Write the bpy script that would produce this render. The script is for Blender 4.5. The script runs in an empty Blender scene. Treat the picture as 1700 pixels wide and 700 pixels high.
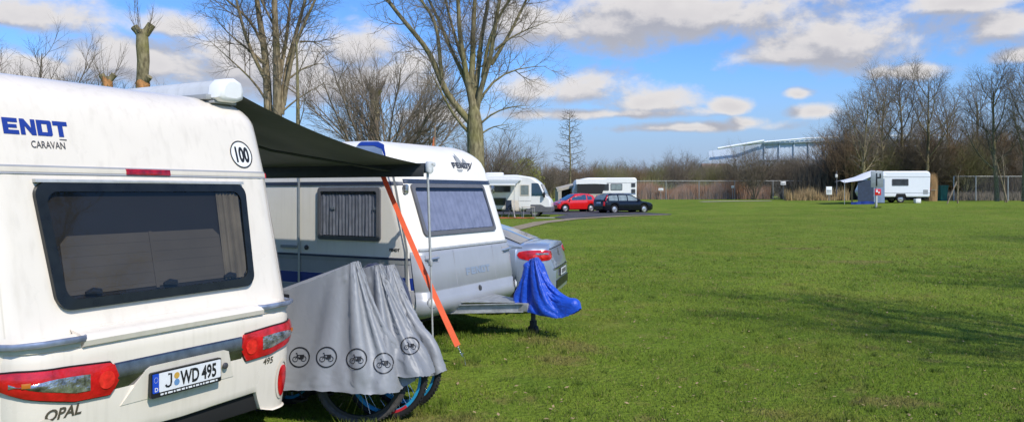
import bpy, math, random
import numpy as np
from mathutils import Vector, Matrix, noise
from mathutils.bvhtree import BVHTree

scene = bpy.context.scene
COL = scene.collection
PI = math.pi
random.seed(7)

# ------------------------------------------------------------------ terrain
def ss(t):
    t = max(0.0, min(1.0, t)); return t*t*(3-2*t)
def ground(x, y):
    u = .027*(x-7)+.022*(y-63)
    return .11*math.exp(-((x-.2)**2+(y-9.2)**2)/1.4)+.15*ss((y-14)/45)+.75*ss((u+.1)/.95)

# ------------------------------------------------------------------ mesh builder
class MB:
    def __init__(s): s.v = []; s.f = []; s.m = []; s.mi = 0
    def add(s, vs, fs):
        o = len(s.v); s.v.extend([tuple(p) for p in vs]); s.f.extend([tuple(i+o for i in f) for f in fs]); s.m.extend([s.mi]*len(fs))
    def grid(s, rows, close_u=False, close_v=False):
        n = len(rows[0]); o = len(s.v)
        for r in rows: s.v.extend([tuple(p) for p in r])
        R = len(rows)
        for i in range(R if close_v else R-1):
            i2 = (i+1) % R
            for j in range(n if close_u else n-1):
                j2 = (j+1) % n
                s.f.append((o+i*n+j, o+i*n+j2, o+i2*n+j2, o+i2*n+j)); s.m.append(s.mi)
    def fan(s, pts): s.add(pts, [tuple(range(len(pts)))])
    def box(s, c, d, bev=0.0, rot=None, seg=2):
        import bmesh
        bm = bmesh.new(); bmesh.ops.create_cube(bm, size=1.0)
        for v in bm.verts: v.co = Vector((v.co.x*d[0], v.co.y*d[1], v.co.z*d[2]))
        if bev > 0: bmesh.ops.bevel(bm, geom=bm.edges[:], offset=bev, segments=seg, affect='EDGES', profile=.5)
        M = Matrix.Translation(c)
        if rot is not None: M = M @ rot.to_4x4()
        vs = [tuple(M @ v.co) for v in bm.verts]
        bm.verts.index_update(); fs = [tuple(v.index for v in f.verts) for f in bm.faces]
        bm.free(); s.add(vs, fs)
    def tube(s, pts, rad, n=8, caps=True, flat=None):
        pts = [Vector(p) for p in pts]; k = len(pts)
        if not hasattr(rad, '__len__'): rad = [rad]*k
        rows = []; up = None
        for i, p in enumerate(pts):
            t = (pts[min(i+1, k-1)]-pts[max(i-1, 0)]).normalized()
            if up is None:
                up = Vector((0, 0, 1)) if abs(t.z) < .9 else Vector((1, 0, 0))
            a = t.cross(up)
            if a.length < 1e-5: a = t.cross(Vector((1, .3, .2)))
            a.normalize(); b = a.cross(t).normalized(); up = b
            fl = flat or 1.0
            rows.append([p+(a*math.cos(2*PI*j/n)+b*math.sin(2*PI*j/n)*fl)*rad[i] for j in range(n)])
        s.grid(rows, close_u=True)
        if caps: s.fan(rows[0][::-1]); s.fan(rows[-1])
    def lathe(s, prof, M=None, n=24, closed=False):
        rows = []
        for (r, z) in prof:
            rows.append([(r*math.cos(2*PI*j/n), r*math.sin(2*PI*j/n), z) for j in range(n)])
        if M is not None: rows = [[tuple(M @ Vector(p)) for p in r] for r in rows]
        s.grid(rows, close_u=True, close_v=closed)
    def build(s, name, mat, parent=None, smooth=40, loc=None, rotz=None):
        me = bpy.data.meshes.new(name); me.from_pydata(s.v, [], s.f); me.update()
        return link(name, me, mat, parent, smooth, loc, rotz, s.m)

def link(name, me, mat, parent=None, smooth=40, loc=None, rotz=None, mi=None):
    mats = mat if isinstance(mat, (list, tuple)) else [mat]
    for m in mats: me.materials.append(m)
    if mi and len(mats) > 1: me.polygons.foreach_set('material_index', mi)
    if smooth and len(me.polygons):
        me.polygons.foreach_set('use_smooth', [True]*len(me.polygons))
        if smooth < 179:
            me.set_sharp_from_angle(angle=math.radians(smooth))
    o = bpy.data.objects.new(name, me); COL.objects.link(o)
    if parent is not None: o.parent = parent
    if loc is not None: o.location = loc
    if rotz is not None: o.rotation_euler = (0, 0, rotz)
    return o
def tag(o, label=None, cat=None, group=None, kind=None):
    if label: o['label'] = label
    if cat: o['category'] = cat
    if group: o['group'] = group
    if kind: o['kind'] = kind
    return o
def thing(name, label, cat, loc=(0, 0, 0), rotz=0, group=None):
    o = bpy.data.objects.new(name, None); COL.objects.link(o); o.empty_display_size = .2
    o.location = loc; o.rotation_euler = (0, 0, rotz)
    return tag(o, label, cat, group)
def copy_tree(o, parent=None):
    c = o.copy(); COL.objects.link(c)
    if parent is not None: c.parent = parent
    for ch in list(o.children): copy_tree(ch, c)
    return c

# ------------------------------------------------------------------ materials
def newmat(name):
    m = bpy.data.materials.new(name); m.use_nodes = True
    nt = m.node_tree; b = nt.nodes['Principled BSDF']
    return m, nt, b
def N(nt, typ, **kw):
    n = nt.nodes.new(typ)
    for k, v in kw.items(): setattr(n, k, v)
    return n
def mat(name, col, rough=.5, metal=0, spec=.5, coat=0, var=.12, scale=6, bump=0, bscale=40, dirt=0, coord='Object', trans=0):
    m, nt, b = newmat(name); L = nt.links.new
    tc = N(nt, 'ShaderNodeTexCoord')
    nz = N(nt, 'ShaderNodeTexNoise'); nz.inputs['Scale'].default_value = scale; nz.inputs['Detail'].default_value = 6
    L(tc.outputs[coord], nz.inputs['Vector'])
    cr = N(nt, 'ShaderNodeValToRGB')
    lo = [c*(1-var) for c in col[:3]]; hi = [min(1, c*(1+var)) for c in col[:3]]
    cr.color_ramp.elements[0].position = .3; cr.color_ramp.elements[1].position = .7
    cr.color_ramp.elements[0].color = (*lo, 1); cr.color_ramp.elements[1].color = (*hi, 1)
    L(nz.outputs['Fac'], cr.inputs['Fac'])
    out = cr.outputs['Color']
    if dirt > 0:   # streaks of grime running down
        mp = N(nt, 'ShaderNodeMapping'); mp.inputs['Scale'].default_value = (9, 9, .7)
        L(tc.outputs[coord], mp.inputs['Vector'])
        n2 = N(nt, 'ShaderNodeTexNoise'); n2.inputs['Scale'].default_value = 2.5; n2.inputs['Detail'].default_value = 8
        L(mp.outputs['Vector'], n2.inputs['Vector'])
        r2 = N(nt, 'ShaderNodeMapRange'); r2.inputs['From Min'].default_value = .5; r2.inputs['From Max'].default_value = .8
        r2.inputs['To Max'].default_value = dirt
        L(n2.outputs['Fac'], r2.inputs['Value'])
        mx = N(nt, 'ShaderNodeMix', data_type='RGBA'); L(r2.outputs['Result'], mx.inputs['Factor'])
        L(out, mx.inputs['A']); mx.inputs['B'].default_value = (col[0]*.45, col[1]*.43, col[2]*.38, 1); out = mx.outputs['Result']
    L(out, b.inputs['Base Color'])
    rr = N(nt, 'ShaderNodeMapRange'); rr.inputs['To Min'].default_value = max(0, rough*.85); rr.inputs['To Max'].default_value = min(1, rough*1.18)
    L(nz.outputs['Fac'], rr.inputs['Value']); L(rr.outputs['Result'], b.inputs['Roughness'])
    b.inputs['Metallic'].default_value = metal; b.inputs['Specular IOR Level'].default_value = spec
    b.inputs['Coat Weight'].default_value = coat; b.inputs['Coat Roughness'].default_value = .06
    if trans: b.inputs['Transmission Weight'].default_value = trans
    if bump:
        bz = N(nt, 'ShaderNodeTexNoise'); bz.inputs['Scale'].default_value = bscale; bz.inputs['Detail'].default_value = 5
        L(tc.outputs[coord], bz.inputs['Vector'])
        bp = N(nt, 'ShaderNodeBump'); bp.inputs['Strength'].default_value = 1; bp.inputs['Distance'].default_value = bump
        L(bz.outputs['Fac'], bp.inputs['Height']); L(bp.outputs['Normal'], b.inputs['Normal'])
    return m
def pane_mat(name, tint=(.5, .5, .52), rough=.02, gloss=(.95, .97, 1)):
    m, nt, b = newmat(name); L = nt.links.new; nt.nodes.remove(b)
    out = nt.nodes['Material Output']
    tr = N(nt, 'ShaderNodeBsdfTransparent'); tr.inputs['Color'].default_value = (*tint, 1)
    gl = N(nt, 'ShaderNodeBsdfGlossy'); gl.inputs['Roughness'].default_value = rough; gl.inputs['Color'].default_value = (*gloss, 1)
    lw = N(nt, 'ShaderNodeLayerWeight'); lw.inputs['Blend'].default_value = .5
    pw = N(nt, 'ShaderNodeMath', operation='POWER'); L(lw.outputs['Facing'], pw.inputs[0]); pw.inputs[1].default_value = 5
    fr = N(nt, 'ShaderNodeMath', operation='MULTIPLY_ADD'); L(pw.outputs[0], fr.inputs[0]); fr.inputs[1].default_value = .95; fr.inputs[2].default_value = .055
    nz = N(nt, 'ShaderNodeTexNoise'); nz.inputs['Scale'].default_value = 2.5
    tc = N(nt, 'ShaderNodeTexCoord'); L(tc.outputs['Object'], nz.inputs['Vector'])
    bp = N(nt, 'ShaderNodeBump'); bp.inputs['Distance'].default_value = .01; bp.inputs['Strength'].default_value = .35
    L(nz.outputs['Fac'], bp.inputs['Height']); L(bp.outputs['Normal'], gl.inputs['Normal'])
    mx = N(nt, 'ShaderNodeMixShader'); L(fr.outputs[0], mx.inputs['Fac']); L(tr.outputs['BSDF'], mx.inputs[1]); L(gl.outputs['BSDF'], mx.inputs[2])
    L(mx.outputs['Shader'], out.inputs['Surface'])
    return m
def cloth_mat(name, col, rough=.55, metal=0, sheen=.2, wr=.006, wscale=14, trans=0, var=.1):
    m, nt, b = newmat(name); L = nt.links.new
    tc = N(nt, 'ShaderNodeTexCoord')
    nz = N(nt, 'ShaderNodeTexNoise'); nz.inputs['Scale'].default_value = wscale; nz.inputs['Detail'].default_value = 7; nz.inputs['Distortion'].default_value = 1.2
    L(tc.outputs['Object'], nz.inputs['Vector'])
    mu = N(nt, 'ShaderNodeMapRange'); mu.inputs['To Min'].default_value = 1-var; mu.inputs['To Max'].default_value = 1+var
    L(nz.outputs['Fac'], mu.inputs['Value'])
    mx = N(nt, 'ShaderNodeMix', data_type='RGBA', blend_type='MULTIPLY'); mx.inputs['Factor'].default_value = 1
    mx.inputs['A'].default_value = (*col, 1); L(mu.outputs['Result'], mx.inputs['B'])
    L(mx.outputs['Result'], b.inputs['Base Color'])
    b.inputs['Roughness'].default_value = rough; b.inputs['Metallic'].default_value = metal; b.inputs['Sheen Weight'].default_value = sheen
    bp = N(nt, 'ShaderNodeBump'); bp.inputs['Distance'].default_value = wr; bp.inputs['Strength'].default_value = .9
    L(nz.outputs['Fac'], bp.inputs['Height']); L(bp.outputs['Normal'], b.inputs['Normal'])
    if trans:
        out = nt.nodes['Material Output']
        tl = N(nt, 'ShaderNodeBsdfTranslucent'); tl.inputs['Color'].default_value = (*col, 1)
        ms = N(nt, 'ShaderNodeMixShader'); ms.inputs['Fac'].default_value = trans
        L(b.outputs['BSDF'], ms.inputs[1]); L(tl.outputs['BSDF'], ms.inputs[2]); L(ms.outputs['Shader'], out.inputs['Surface'])
    return m

M = {}
M['cream'] = mat('cream_gelcoat', (.755, .685, .585), .28, coat=.3, var=.035, scale=2.5, dirt=.20)
M['cream2'] = mat('cream_hammered', (.84, .80, .72), .35, coat=.15, var=.03, scale=3, bump=.0012, bscale=90, dirt=.12)
M['shelf'] = mat('cream_plastic', (.64, .58, .48), .4, var=.04, dirt=.15)
M['black'] = mat('black_plastic', (.012, .012, .013), .35, var=.25)
M['rubber'] = mat('black_rubber', (.02, .02, .021), .75, var=.3, bump=.002, bscale=60)
M['gloss_black'] = mat('gloss_black_trim', (.010, .012, .012), .28, spec=.35, coat=.08, var=.3, scale=12)
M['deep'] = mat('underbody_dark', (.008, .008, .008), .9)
M['blind_reflection'] = mat('grey_blind_reflection', (.085, .077, .068), .8, var=.15, scale=3)  # grey of the blind stands in for the horizon reflected in the pane
M['interior'] = mat('dark_interior', (.010, .010, .011), .7)
M['smoke'] = pane_mat('smoked_acrylic', (.80, .77, .72), .03, (.70, .66, .60))
M['clear'] = pane_mat('clear_acrylic', (.72, .75, .82))
M['curtain_beige'] = mat('beige_curtain', (.15, .135, .11), .9, var=.25)
M['curtain_grey'] = mat('grey_net_curtain', (.36, .36, .42), .9, var=.15, scale=10)
M['curtain_dim'] = mat('dim_net_curtain', (.38, .37, .37), .9, var=.2, scale=10)
M['alu'] = mat('aluminium', (.50, .50, .48), .45, metal=.35, var=.08, scale=20, dirt=.2)
M['galv'] = mat('galvanised_steel', (.42, .43, .42), .55, metal=.6, var=.2, scale=14, dirt=.35)
M['greyrail'] = mat('grey_rail', (.30, .31, .31), .5, var=.1)
M['lead'] = mat('shaded_rail', (.05, .053, .055), .55, var=.15)  # awning rail, its shade put into a darker base colour
M['navy'] = mat('navy_decal', (.014, .040, .25), .35, var=.05)
M['sky_handle'] = mat('sky_tinted_handle', (.26, .30, .40), .34, metal=.45, coat=.2, var=.3, scale=15)  # chrome bar, the blue of reflected sky mixed into its base colour
M['bandmetal'] = mat('dark_mirror_trim', (.22, .22, .22), .16, metal=.9, var=.3, scale=14)
M['navy_line'] = mat('dark_blue_trim', (.03, .04, .075), .4, var=.1)
M['text'] = mat('dark_grey_lettering', (.055, .055, .06), .45, var=.1)
M['textgold'] = mat('brown_grey_lettering', (.10, .085, .06), .4, metal=.3, var=.1)
M['ink'] = mat('black_print', (.012, .012, .013), .5, var=.1)
M['white'] = mat('white_vinyl', (.80, .80, .78), .45, var=.03)
M['platewhite'] = mat('reflective_white', (.72, .73, .74), .35, var=.04, scale=30)
M['eublue'] = mat('plate_blue', (.01, .06, .45), .4, var=.05)
M['seal1'] = mat('orange_seal', (.55, .33, .06), .5)
M['seal2'] = mat('blue_seal', (.12, .25, .45), .5)
M['red'] = mat('red_lens', (.50, .006, .010), .12, coat=.6, var=.35, scale=16, bump=.002, bscale=70)
M['reddark'] = mat('red_lens_deep', (.30, .004, .008), .10, coat=.6, var=.5, scale=25, bump=.003, bscale=60)
M['redbright'] = mat('red_lens_bright', (.70, .025, .02), .08, coat=.7, var=.4, scale=22)
M['lens'] = mat('clear_lens', (.42, .42, .42), .10, metal=.8, coat=.8, var=.85, scale=20, bump=.012, bscale=24)
M['amber'] = mat('amber_bulb', (.5, .15, .02), .2)
M['silverpaint'] = mat('silver_paint', (.37, .42, .50), .33, metal=.5, coat=.8, var=.05, scale=4)
M['locker'] = mat('silver_grey_plastic', (.355, .37, .395), .38, metal=.15, coat=.1, var=.05, scale=3, dirt=.10)
M['greyband'] = mat('mid_grey_band', (.36, .36, .38), .45, var=.05, dirt=.1)
M['carblue_glass'] = mat('car_glass', (.012, .045, .085), .03, coat=.6, spec=1, var=.3)
M['olive'] = cloth_mat('dark_olive_awning', (.050, .052, .046), .6, wr=.004, wscale=5, trans=.06, var=.22)
M['cassette'] = mat('grey_white_cassette', (.60, .61, .60), .4, var=.05, dirt=.25)
M['strap'] = cloth_mat('orange_webbing', (.98, .17, .05), .6, wr=.001, wscale=120, trans=.35, var=.05)
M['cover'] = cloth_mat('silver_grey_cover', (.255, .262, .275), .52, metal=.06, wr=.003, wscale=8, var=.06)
M['cover_shaded'] = cloth_mat('shaded_grey_cover', (.215, .222, .235), .5, metal=.06, wr=.003, wscale=8, var=.06)  # darker copy of the cover cloth, paints shade onto the second cover
M['coverdark'] = cloth_mat('dark_blue_cover', (.02, .025, .06), .5, wr=.008, wscale=9)
M['bluecover'] = cloth_mat('royal_blue_nylon', (.006, .075, .56), .42, wr=.012, wscale=16, trans=.12, var=.12)
M['tyre'] = mat('dusty_tyre', (.055, .050, .046), .85, var=.35, scale=30, bump=.004, bscale=90)
M['blacktyre'] = mat('black_tyre', (.018, .018, .018), .8, var=.3)
M['rimsilver'] = mat('rim_silver', (.5, .5, .5), .35, metal=.7)
M['cyan'] = mat('cyan_rim', (.03, .35, .62), .3, coat=.4)
M['pinkred'] = mat('red_rim', (.62, .03, .05), .3, coat=.4)
M['chrome'] = mat('chrome', (.7, .7, .72), .12, metal=1)
M['redpaint'] = mat('red_car_paint', (.62, .012, .012), .25, coat=.8, var=.06)
M['navypaint'] = mat('blue_black_car_paint', (.003, .004, .009), .22, spec=.3, coat=.35, var=.2)
M['whitepaint'] = mat('white_vehicle_paint', (.80, .79, .76), .35, coat=.3, var=.03, dirt=.08)
M['wframe'] = mat('grey_frame', (.12, .12, .13), .5)
M['farglass'] = mat('far_dark_window', (.030, .034, .038), .06, coat=.5, var=.5, scale=4)
M['farglass_pale'] = mat('pale_window', (.20, .24, .24), .08, coat=.5, var=.3, scale=3)
M['canvas'] = mat('tan_canvas', (.42, .38, .31), .85, var=.1)
M['paleblue'] = mat('pale_blue_canvas', (.17, .23, .33), .8, var=.12)
M['slate'] = mat('slate_blue_canvas', (.032, .048, .085), .8, var=.2)
M['greenbin'] = mat('green_plastic', (.010, .10, .075), .45)
M['straw'] = mat('straw', (.36, .22, .10), .95, var=.4, scale=30)
M['wood'] = mat('weathered_wood', (.25, .19, .13), .85, var=.25, scale=18)
M['palewood'] = mat('pale_post', (.55, .53, .49), .7, var=.12)
M['signgrey'] = mat('sign_back', (.25, .28, .29), .5, metal=.3, var=.1)
M['orangered'] = mat('orange_red_mat', (.50, .09, .04), .8, var=.2)
M['brick'] = mat('red_brick_roof', (.22, .09, .07), .9, var=.2)
M['stad'] = mat('hazed_stadium_cladding', (.46, .53, .65), .6, var=.05, scale=.1)  # cladding paled towards sky blue, distance haze put into the colour
M['stadwhite'] = mat('stadium_white_steel', (.75, .77, .80), .5, var=.05)
M['concrete'] = mat('sandy_rubble', (.42, .36, .28), .9, var=.25, scale=4, bump=.02, bscale=8)

# ------------------------------------------------------------------ surfaces, patches, text
def contour(W, r, y0, tilt=None):
    A = W-r; B = A+PI*r/2
    def S(s, z, off=0.0):
        sg = 1 if s >= 0 else -1; t = abs(s); yy = y0(z)
        if t <= A: x, y, nx, ny = t, yy, 0, -1
        elif t <= B:
            a = (t-A)/r; x = A+r*math.sin(a); y = yy+r-r*math.cos(a); nx = math.sin(a); ny = -math.cos(a)
        else: x, y, nx, ny = W, yy+r+(t-B), 1, 0
        return ((x+nx*off)*sg, y+ny*off, z)
    return S
def plane_xz(y=0, sgn=-1):           # surface in the x-z plane at y, facing sgn*y
    return lambda s, z, off=0.0: (s, y+sgn*off, z)
def plane_yz(x=0, sgn=-1):
    return lambda s, z, off=0.0: (x+sgn*off, s, z)
def proj(bvh, o, ex, ez, d):         # surface found by raycasting onto a mesh
    o, ex, ez, d = Vector(o), Vector(ex), Vector(ez), Vector(d).normalized()
    def S(a, b, off=0.0):
        p = o+ex*a+ez*b
        h, n, i, dist = bvh.ray_cast(p-d*2.0, d, 4.0)
        if h is None: return tuple(p)
        return tuple(h-d*off)
    return S
def val(f, s): return f(s) if callable(f) else f
def interp(tab):
    def f(s):
        if s <= tab[0][0]: return tab[0][1]
        for (a, b), (c, d) in zip(tab, tab[1:]):
            if s <= c: return b+(d-b)*(s-a)/(c-a+1e-9)
        return tab[-1][1]
    return f
def patch(mb, S, s0, s1, lo, hi, off=.003, thick=None, ns=12, nz=2, dome=0, cuts=(), back=True):
    ss_ = sorted(set([s0+(s1-s0)*i/ns for i in range(ns+1)]+[c for c in cuts if s0 < c < s1]))
    rows = []; rim = []
    for s in ss_:
        a, b = val(lo, s), val(hi, s); row = []
        for j in range(nz+1):
            t = j/nz; z = a+(b-a)*t
            e = 4*t*(1-t)*max(0, 4*(s-s0)*(s1-s)/((s1-s0)**2))**.5 if dome else 0
            row.append(S(s, z, off+dome*e))
        rows.append(row)
    mb.grid([r for r in rows])
    th = off+.001 if thick is None else thick
    if back and th > 0:
        ring = [(s, val(lo, s)) for s in ss_]+[(s, val(hi, s)) for s in reversed(ss_)]
        mb.grid([[S(s, z, off) for s, z in ring], [S(s, z, off-th) for s, z in ring]], close_u=True)
def rr(s0, s1, z0, z1, r, n=5, taper=0):
    pts = []
    for cx, cz, a0 in ((s1-r, z0+r, -PI/2), (s1-r, z1-r, 0), (s0+r, z1-r, PI/2), (s0+r, z0+r, PI)):
        for i in range(n+1):
            a = a0+PI/2*i/n; pts.append((cx+r*math.cos(a), cz+r*math.sin(a)))
    if taper:
        cx = (s0+s1)/2
        pts = [(cx+(x-cx)*(1-taper*(z1-z)/(z1-z0)), z) for x, z in pts]
    return pts
def fill(mb, S, pts, off): mb.fan([S(s, z, off) for s, z in pts])
def ring(mb, S, outer, inner, o_out, o_in, back=0.0):
    mb.grid([[S(s, z, back) for s, z in outer], [S(s, z, o_out) for s, z in outer], [S(s, z, o_in) for s, z in inner], [S(s, z, back) for s, z in inner]], close_u=True)
def slabpatch(mb, S, pts, off):
    mb.fan([S(s, z, off) for s, z in pts])
    mb.grid([[S(s, z, off) for s, z in pts], [S(s, z, 0) for s, z in pts]], close_u=True)
def stroke(mb, S, pts, w, off, closed=False):
    P = [Vector(p) for p in pts]; k = len(P); L_, R_ = [], []
    for i, p in enumerate(P):
        a = P[(i-1) % k] if closed or i > 0 else p; b = P[(i+1) % k] if closed or i < k-1 else p
        t = (b-a); t = t.normalized() if t.length > 0 else Vector((1, 0)); n = Vector((-t.y, t.x))
        L_.append(S(*(p+n*w/2), off)); R_.append(S(*(p-n*w/2), off))
    if closed: L_.append(L_[0]); R_.append(R_[0])
    mb.grid([L_, R_])
def text_patch(mb, S, body, s, z, size, off=.003, shear=0, bold=0, sx=1, rise=0, align='LEFT'):
    cu = bpy.data.curves.new('lettering', 'FONT'); cu.body = body; cu.size = 1; cu.shear = shear; cu.offset = bold
    cu.resolution_u = 3; cu.align_x = align
    ob = bpy.data.objects.new('lettering', cu)
    me = bpy.data.meshes.new_from_object(ob)
    vs = [S(s+v.co.x*size*sx, z+v.co.y*size+rise*v.co.x*size*sx, off) for v in me.vertices]
    mb.add(vs, [tuple(p.vertices) for p in me.polygons])
    bpy.data.objects.remove(ob); bpy.data.curves.remove(cu); bpy.data.meshes.remove(me)
BLOCK = {  # heavy block letters as rectangles/polygons in a 1 x 1 cell
 'F': [[(0,0),(.34,0),(.34,1),(0,1)], [(.34,.72),(.95,.72),(.95,1),(.34,1)], [(.34,.34),(.85,.34),(.85,.58),(.34,.58)]],
 'E': [[(0,0),(.34,0),(.34,1),(0,1)], [(.34,.74),(.95,.74),(.95,1),(.34,1)], [(.34,.39),(.88,.39),(.88,.61),(.34,.61)], [(.34,0),(.98,0),(.98,.26),(.34,.26)]],
 'N': [[(0,0),(.3,0),(.3,1),(0,1)], [(.7,0),(1,0),(1,1),(.7,1)], [(.3,1),(.3,.55),(.7,0),(.7,.45)]],
 'D': [[(0,0),(.33,0),(.33,1),(0,1)], [(.33,.76),(.75,.76),(.92,1),(.33,1)], [(.33,0),(.92,0),(.75,.24),(.33,.24)], [(.68,.24),(.75,.24),(.92,0),(1,.1),(1,.9),(.92,1),(.75,.76),(.68,.76)]],
 'T': [[(.33,0),(.67,0),(.67,1),(.33,1)], [(0,.72),(.33,.72),(.33,1),(0,1)], [(.67,.72),(1,.72),(1,1),(.67,1)]]}
def block_text(mb, S, word, s, z, w, h, off=.003, gap=.12, shear=.0):
    for i, ch in enumerate(word):
        for poly in BLOCK[ch]:
            mb.fan([S(s+w*(i*(1+gap)+x)+shear*h*y, z+h*y, off) for x, y in poly])
def loop(W, yn, yf, r, n=7, z=0, side=8):
    pts = []
    for cx, cy, a0 in ((W-r, yn+r, -PI/2), (W-r, yf-r, 0), (-W+r, yf-r, PI/2), (-W+r, yn+r, PI)):
        for i in range(n+1):
            a = a0+PI/2*i/n; pts.append((cx+r*math.cos(a), cy+r*math.sin(a), z))
    return pts
def wheel(parent, loc, R, w, axis='x', name='wheel', cap='rimsilver', tyre='blacktyre', n=28):
    Mx = Matrix.Translation(loc) @ (Matrix.Rotation(PI/2, 4, 'Y') if axis == 'x' else Matrix.Rotation(PI/2, 4, 'X'))
    mb = MB(); h = w/2; ri = R*.64
    mb.lathe([(ri, -h*.8), (R*.9, -h), (R*.975, -h*.8), (R, -h*.4), (R, h*.4), (R*.975, h*.8), (R*.9, h), (ri, h*.8)], Mx, n, True)
    t = mb.build(name, M[tyre], parent)
    mb = MB()
    for sg in (-1, 1):
        mb.lathe([(ri, sg*h*.8), (ri*.93, sg*h*.55), (ri*.55, sg*h*.72), (ri*.2, sg*h*.95), (0.001, sg*h*.95)], Mx, n)
        for k in range(5):
            a = k*2*PI/5; p = Mx @ Vector((ri*.72*math.cos(a), ri*.72*math.sin(a), sg*h*.68))
            q = Mx @ Vector((ri*.72*math.cos(a), ri*.72*math.sin(a), sg*h*.63)); 
    mb.build('rim', M[cap], t)
    return t

# ================================================================== FRAMES
TH = math.atan2(.8804711, .4740998)
O1 = (-2.12, 4.95, 0.0)
c1 = thing('caravan', 'large cream caravan in the left foreground, seen from its rear with red tail lights', 'caravan', O1, TH)

# ---- caravan 1: main shell
def y1(z):
    if z < 1.0: return .05
    if z < 1.95: return .05+.225*(z-1.0)
    return .264+.30*(z-1.95)+.45*max(0, z-2.2)**2
LEN1 = 5.3
def shell(W, r, y0, yf, zs, ztop, R, crown=.03, n=8):
    mb = MB(); rows = []
    for z in zs: rows.append([(x, y, z) for x, y, _ in loop(W, y0(z), yf(z), r, n)])
    zb = ztop-R
    for i in range(1, 9):
        a = PI/2*i/8; ins = R*(1-math.cos(a)); z = zb+R*math.sin(a)
        rows.append([(x, y, z) for x, y, _ in loop(W-ins, y0(z)+ins, yf(z)-ins, max(r-ins*.3, .05), n)])
    z = ztop
    for k, cr in ((.35, .6), (.7, .9)):
        rows.append([((x)*(1-k), (y-(y0(z)+yf(z))/2)*(1-k*.5)+(y0(z)+yf(z))/2, z+crown*cr) for x, y, _ in loop(W-R, y0(z)+R, yf(z)-R, max(r-R*.3, .05), n)])
    mb.grid(rows, close_u=True); mb.fan(rows[-1]); mb.fan(rows[0][::-1])
    return mb
zs1 = [.42, .6, .8, .99, 1.0, 1.05]+[1.05+.05*i for i in range(1, 26)]
W1, R1 = 1.10, .20
S1 = contour(W1, R1, y1)
shell(W1, R1, y1, lambda z: LEN1-.25*max(0, z-1.3), zs1, 2.502, .20, .01).build('body', M['cream'], c1, 50)

# bumper moulding
WB, RB = 1.025, .21
SB0 = contour(WB, RB, lambda z: -.06)
def bump_in(z, lo):
    t = 0
    if z > .90: t += .055*((z-.90)/.10)**2
    if z < .62: t += .018*((.62-z)/.2)**1.3
    return t
lo_b = interp([(-1.6, .30), (-1.2, .30), (-1.08, .235), (-.78, .235), (-.665, .27), (-.62, .40), (0, .385), (.62, .40), (.665, .27), (.78, .235), (1.08, .235), (1.2, .30), (1.6, .30)])
mb = MB(); rows = []
sl = sorted(set([round(-1.62+i*.04, 3) for i in range(82)]+[-.665, .665, -.62, .62, -.64, .64]))
for s in sl:
    lo = lo_b(s); row = [SB0(s, lo+.02, -.10), SB0(s, lo, -.06), SB0(s, lo-.0, -.025)]
    for j in range(15):
        z = lo+.006+(1.0-lo-.006)*j/14
        row.append(SB0(s, z, -bump_in(z, lo)))
    row += [SB0(s, 1.006, -.075), SB0(s, 1.004, -.11)]
    rows.append(row)
mb.grid(rows); mb.build('bumper', M['cream'], c1, 55)
SB = lambda s, z, off=0: SB0(s, z, off-bump_in(z, 0))
# shelf between handles
mb = MB()
sh = []
for s in [-.66+.04*i for i in range(34)]:
    sh.append([SB0(s, .93, -.02), SB0(s, .945, .012), SB0(s, .975, .022), SB0(s, .995, .012), SB0(s, 1.012, -.03), SB0(s, 1.03, -.115)])
mb.grid(sh); mb.fan(sh[0]); mb.fan(sh[-1][::-1])
mb.build('rear_shelf', M['cream'], c1, 45)
for sg in (-1, 1):
    mb = MB()
    P = [SB0(sg*s, z, o) for s, z, o in ((.63, .99, -.02), (.66, .99, .018), (.75, .995, .034), (.88, .995, .036), (1.0, .99, .034), (1.10, .985, .02), (1.13, .98, -.03))]
    mb.tube(P, [.012, .013, .012, .012, .012, .014, .014], 8, flat=1.4)
    h = mb.build('grab_handle', M['sky_handle'], c1)
    mb = MB(); patch(mb, SB0, sg*.67, sg*1.12, .945, .985, .002, .02, 10)
    mb.build('handle_recess', M['shelf'], h)

# strip with high brake light
mb = MB()
for zc in (1.905, 1.945):
    patch(mb, S1, -1.02, 1.02, zc-.005, zc+.005, .007, .012, 24)
strip = mb.build('trim_strip', M['greyband'], c1)
mb = MB(); patch(mb, S1, -1.02, 1.02, 1.911, 1.939, .009, .012, 24, 2, .002); mb.build('strip_insert', M['shelf'], strip)
mb = MB(); patch(mb, S1, -.175, .145, 1.907, 1.943, .016, .02, 8, 3, .004); mb.build('brake_light', M['reddark'], c1)
for sg in (-1, 1):
    mb = MB(); patch(mb, S1, sg*1.045, sg*1.125, 1.905, 1.94, .012, .02, 5, 3, .004); mb.build('marker_lamp', M['red'], c1)
    mb = MB(); stroke(mb, S1, [(sg*.985, 1.9), (sg*.99, 1.5), (sg*1.0, 1.03)], .007, .0015); mb.build('panel_seam', M['shelf'], c1)
    mb = MB(); stroke(mb, S1, [(sg*1.07, 2.33), (sg*1.07, 1.5), (sg*1.07, 1.03)], .03, .004); mb.build('corner_moulding', M['cream2'], c1)

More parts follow.
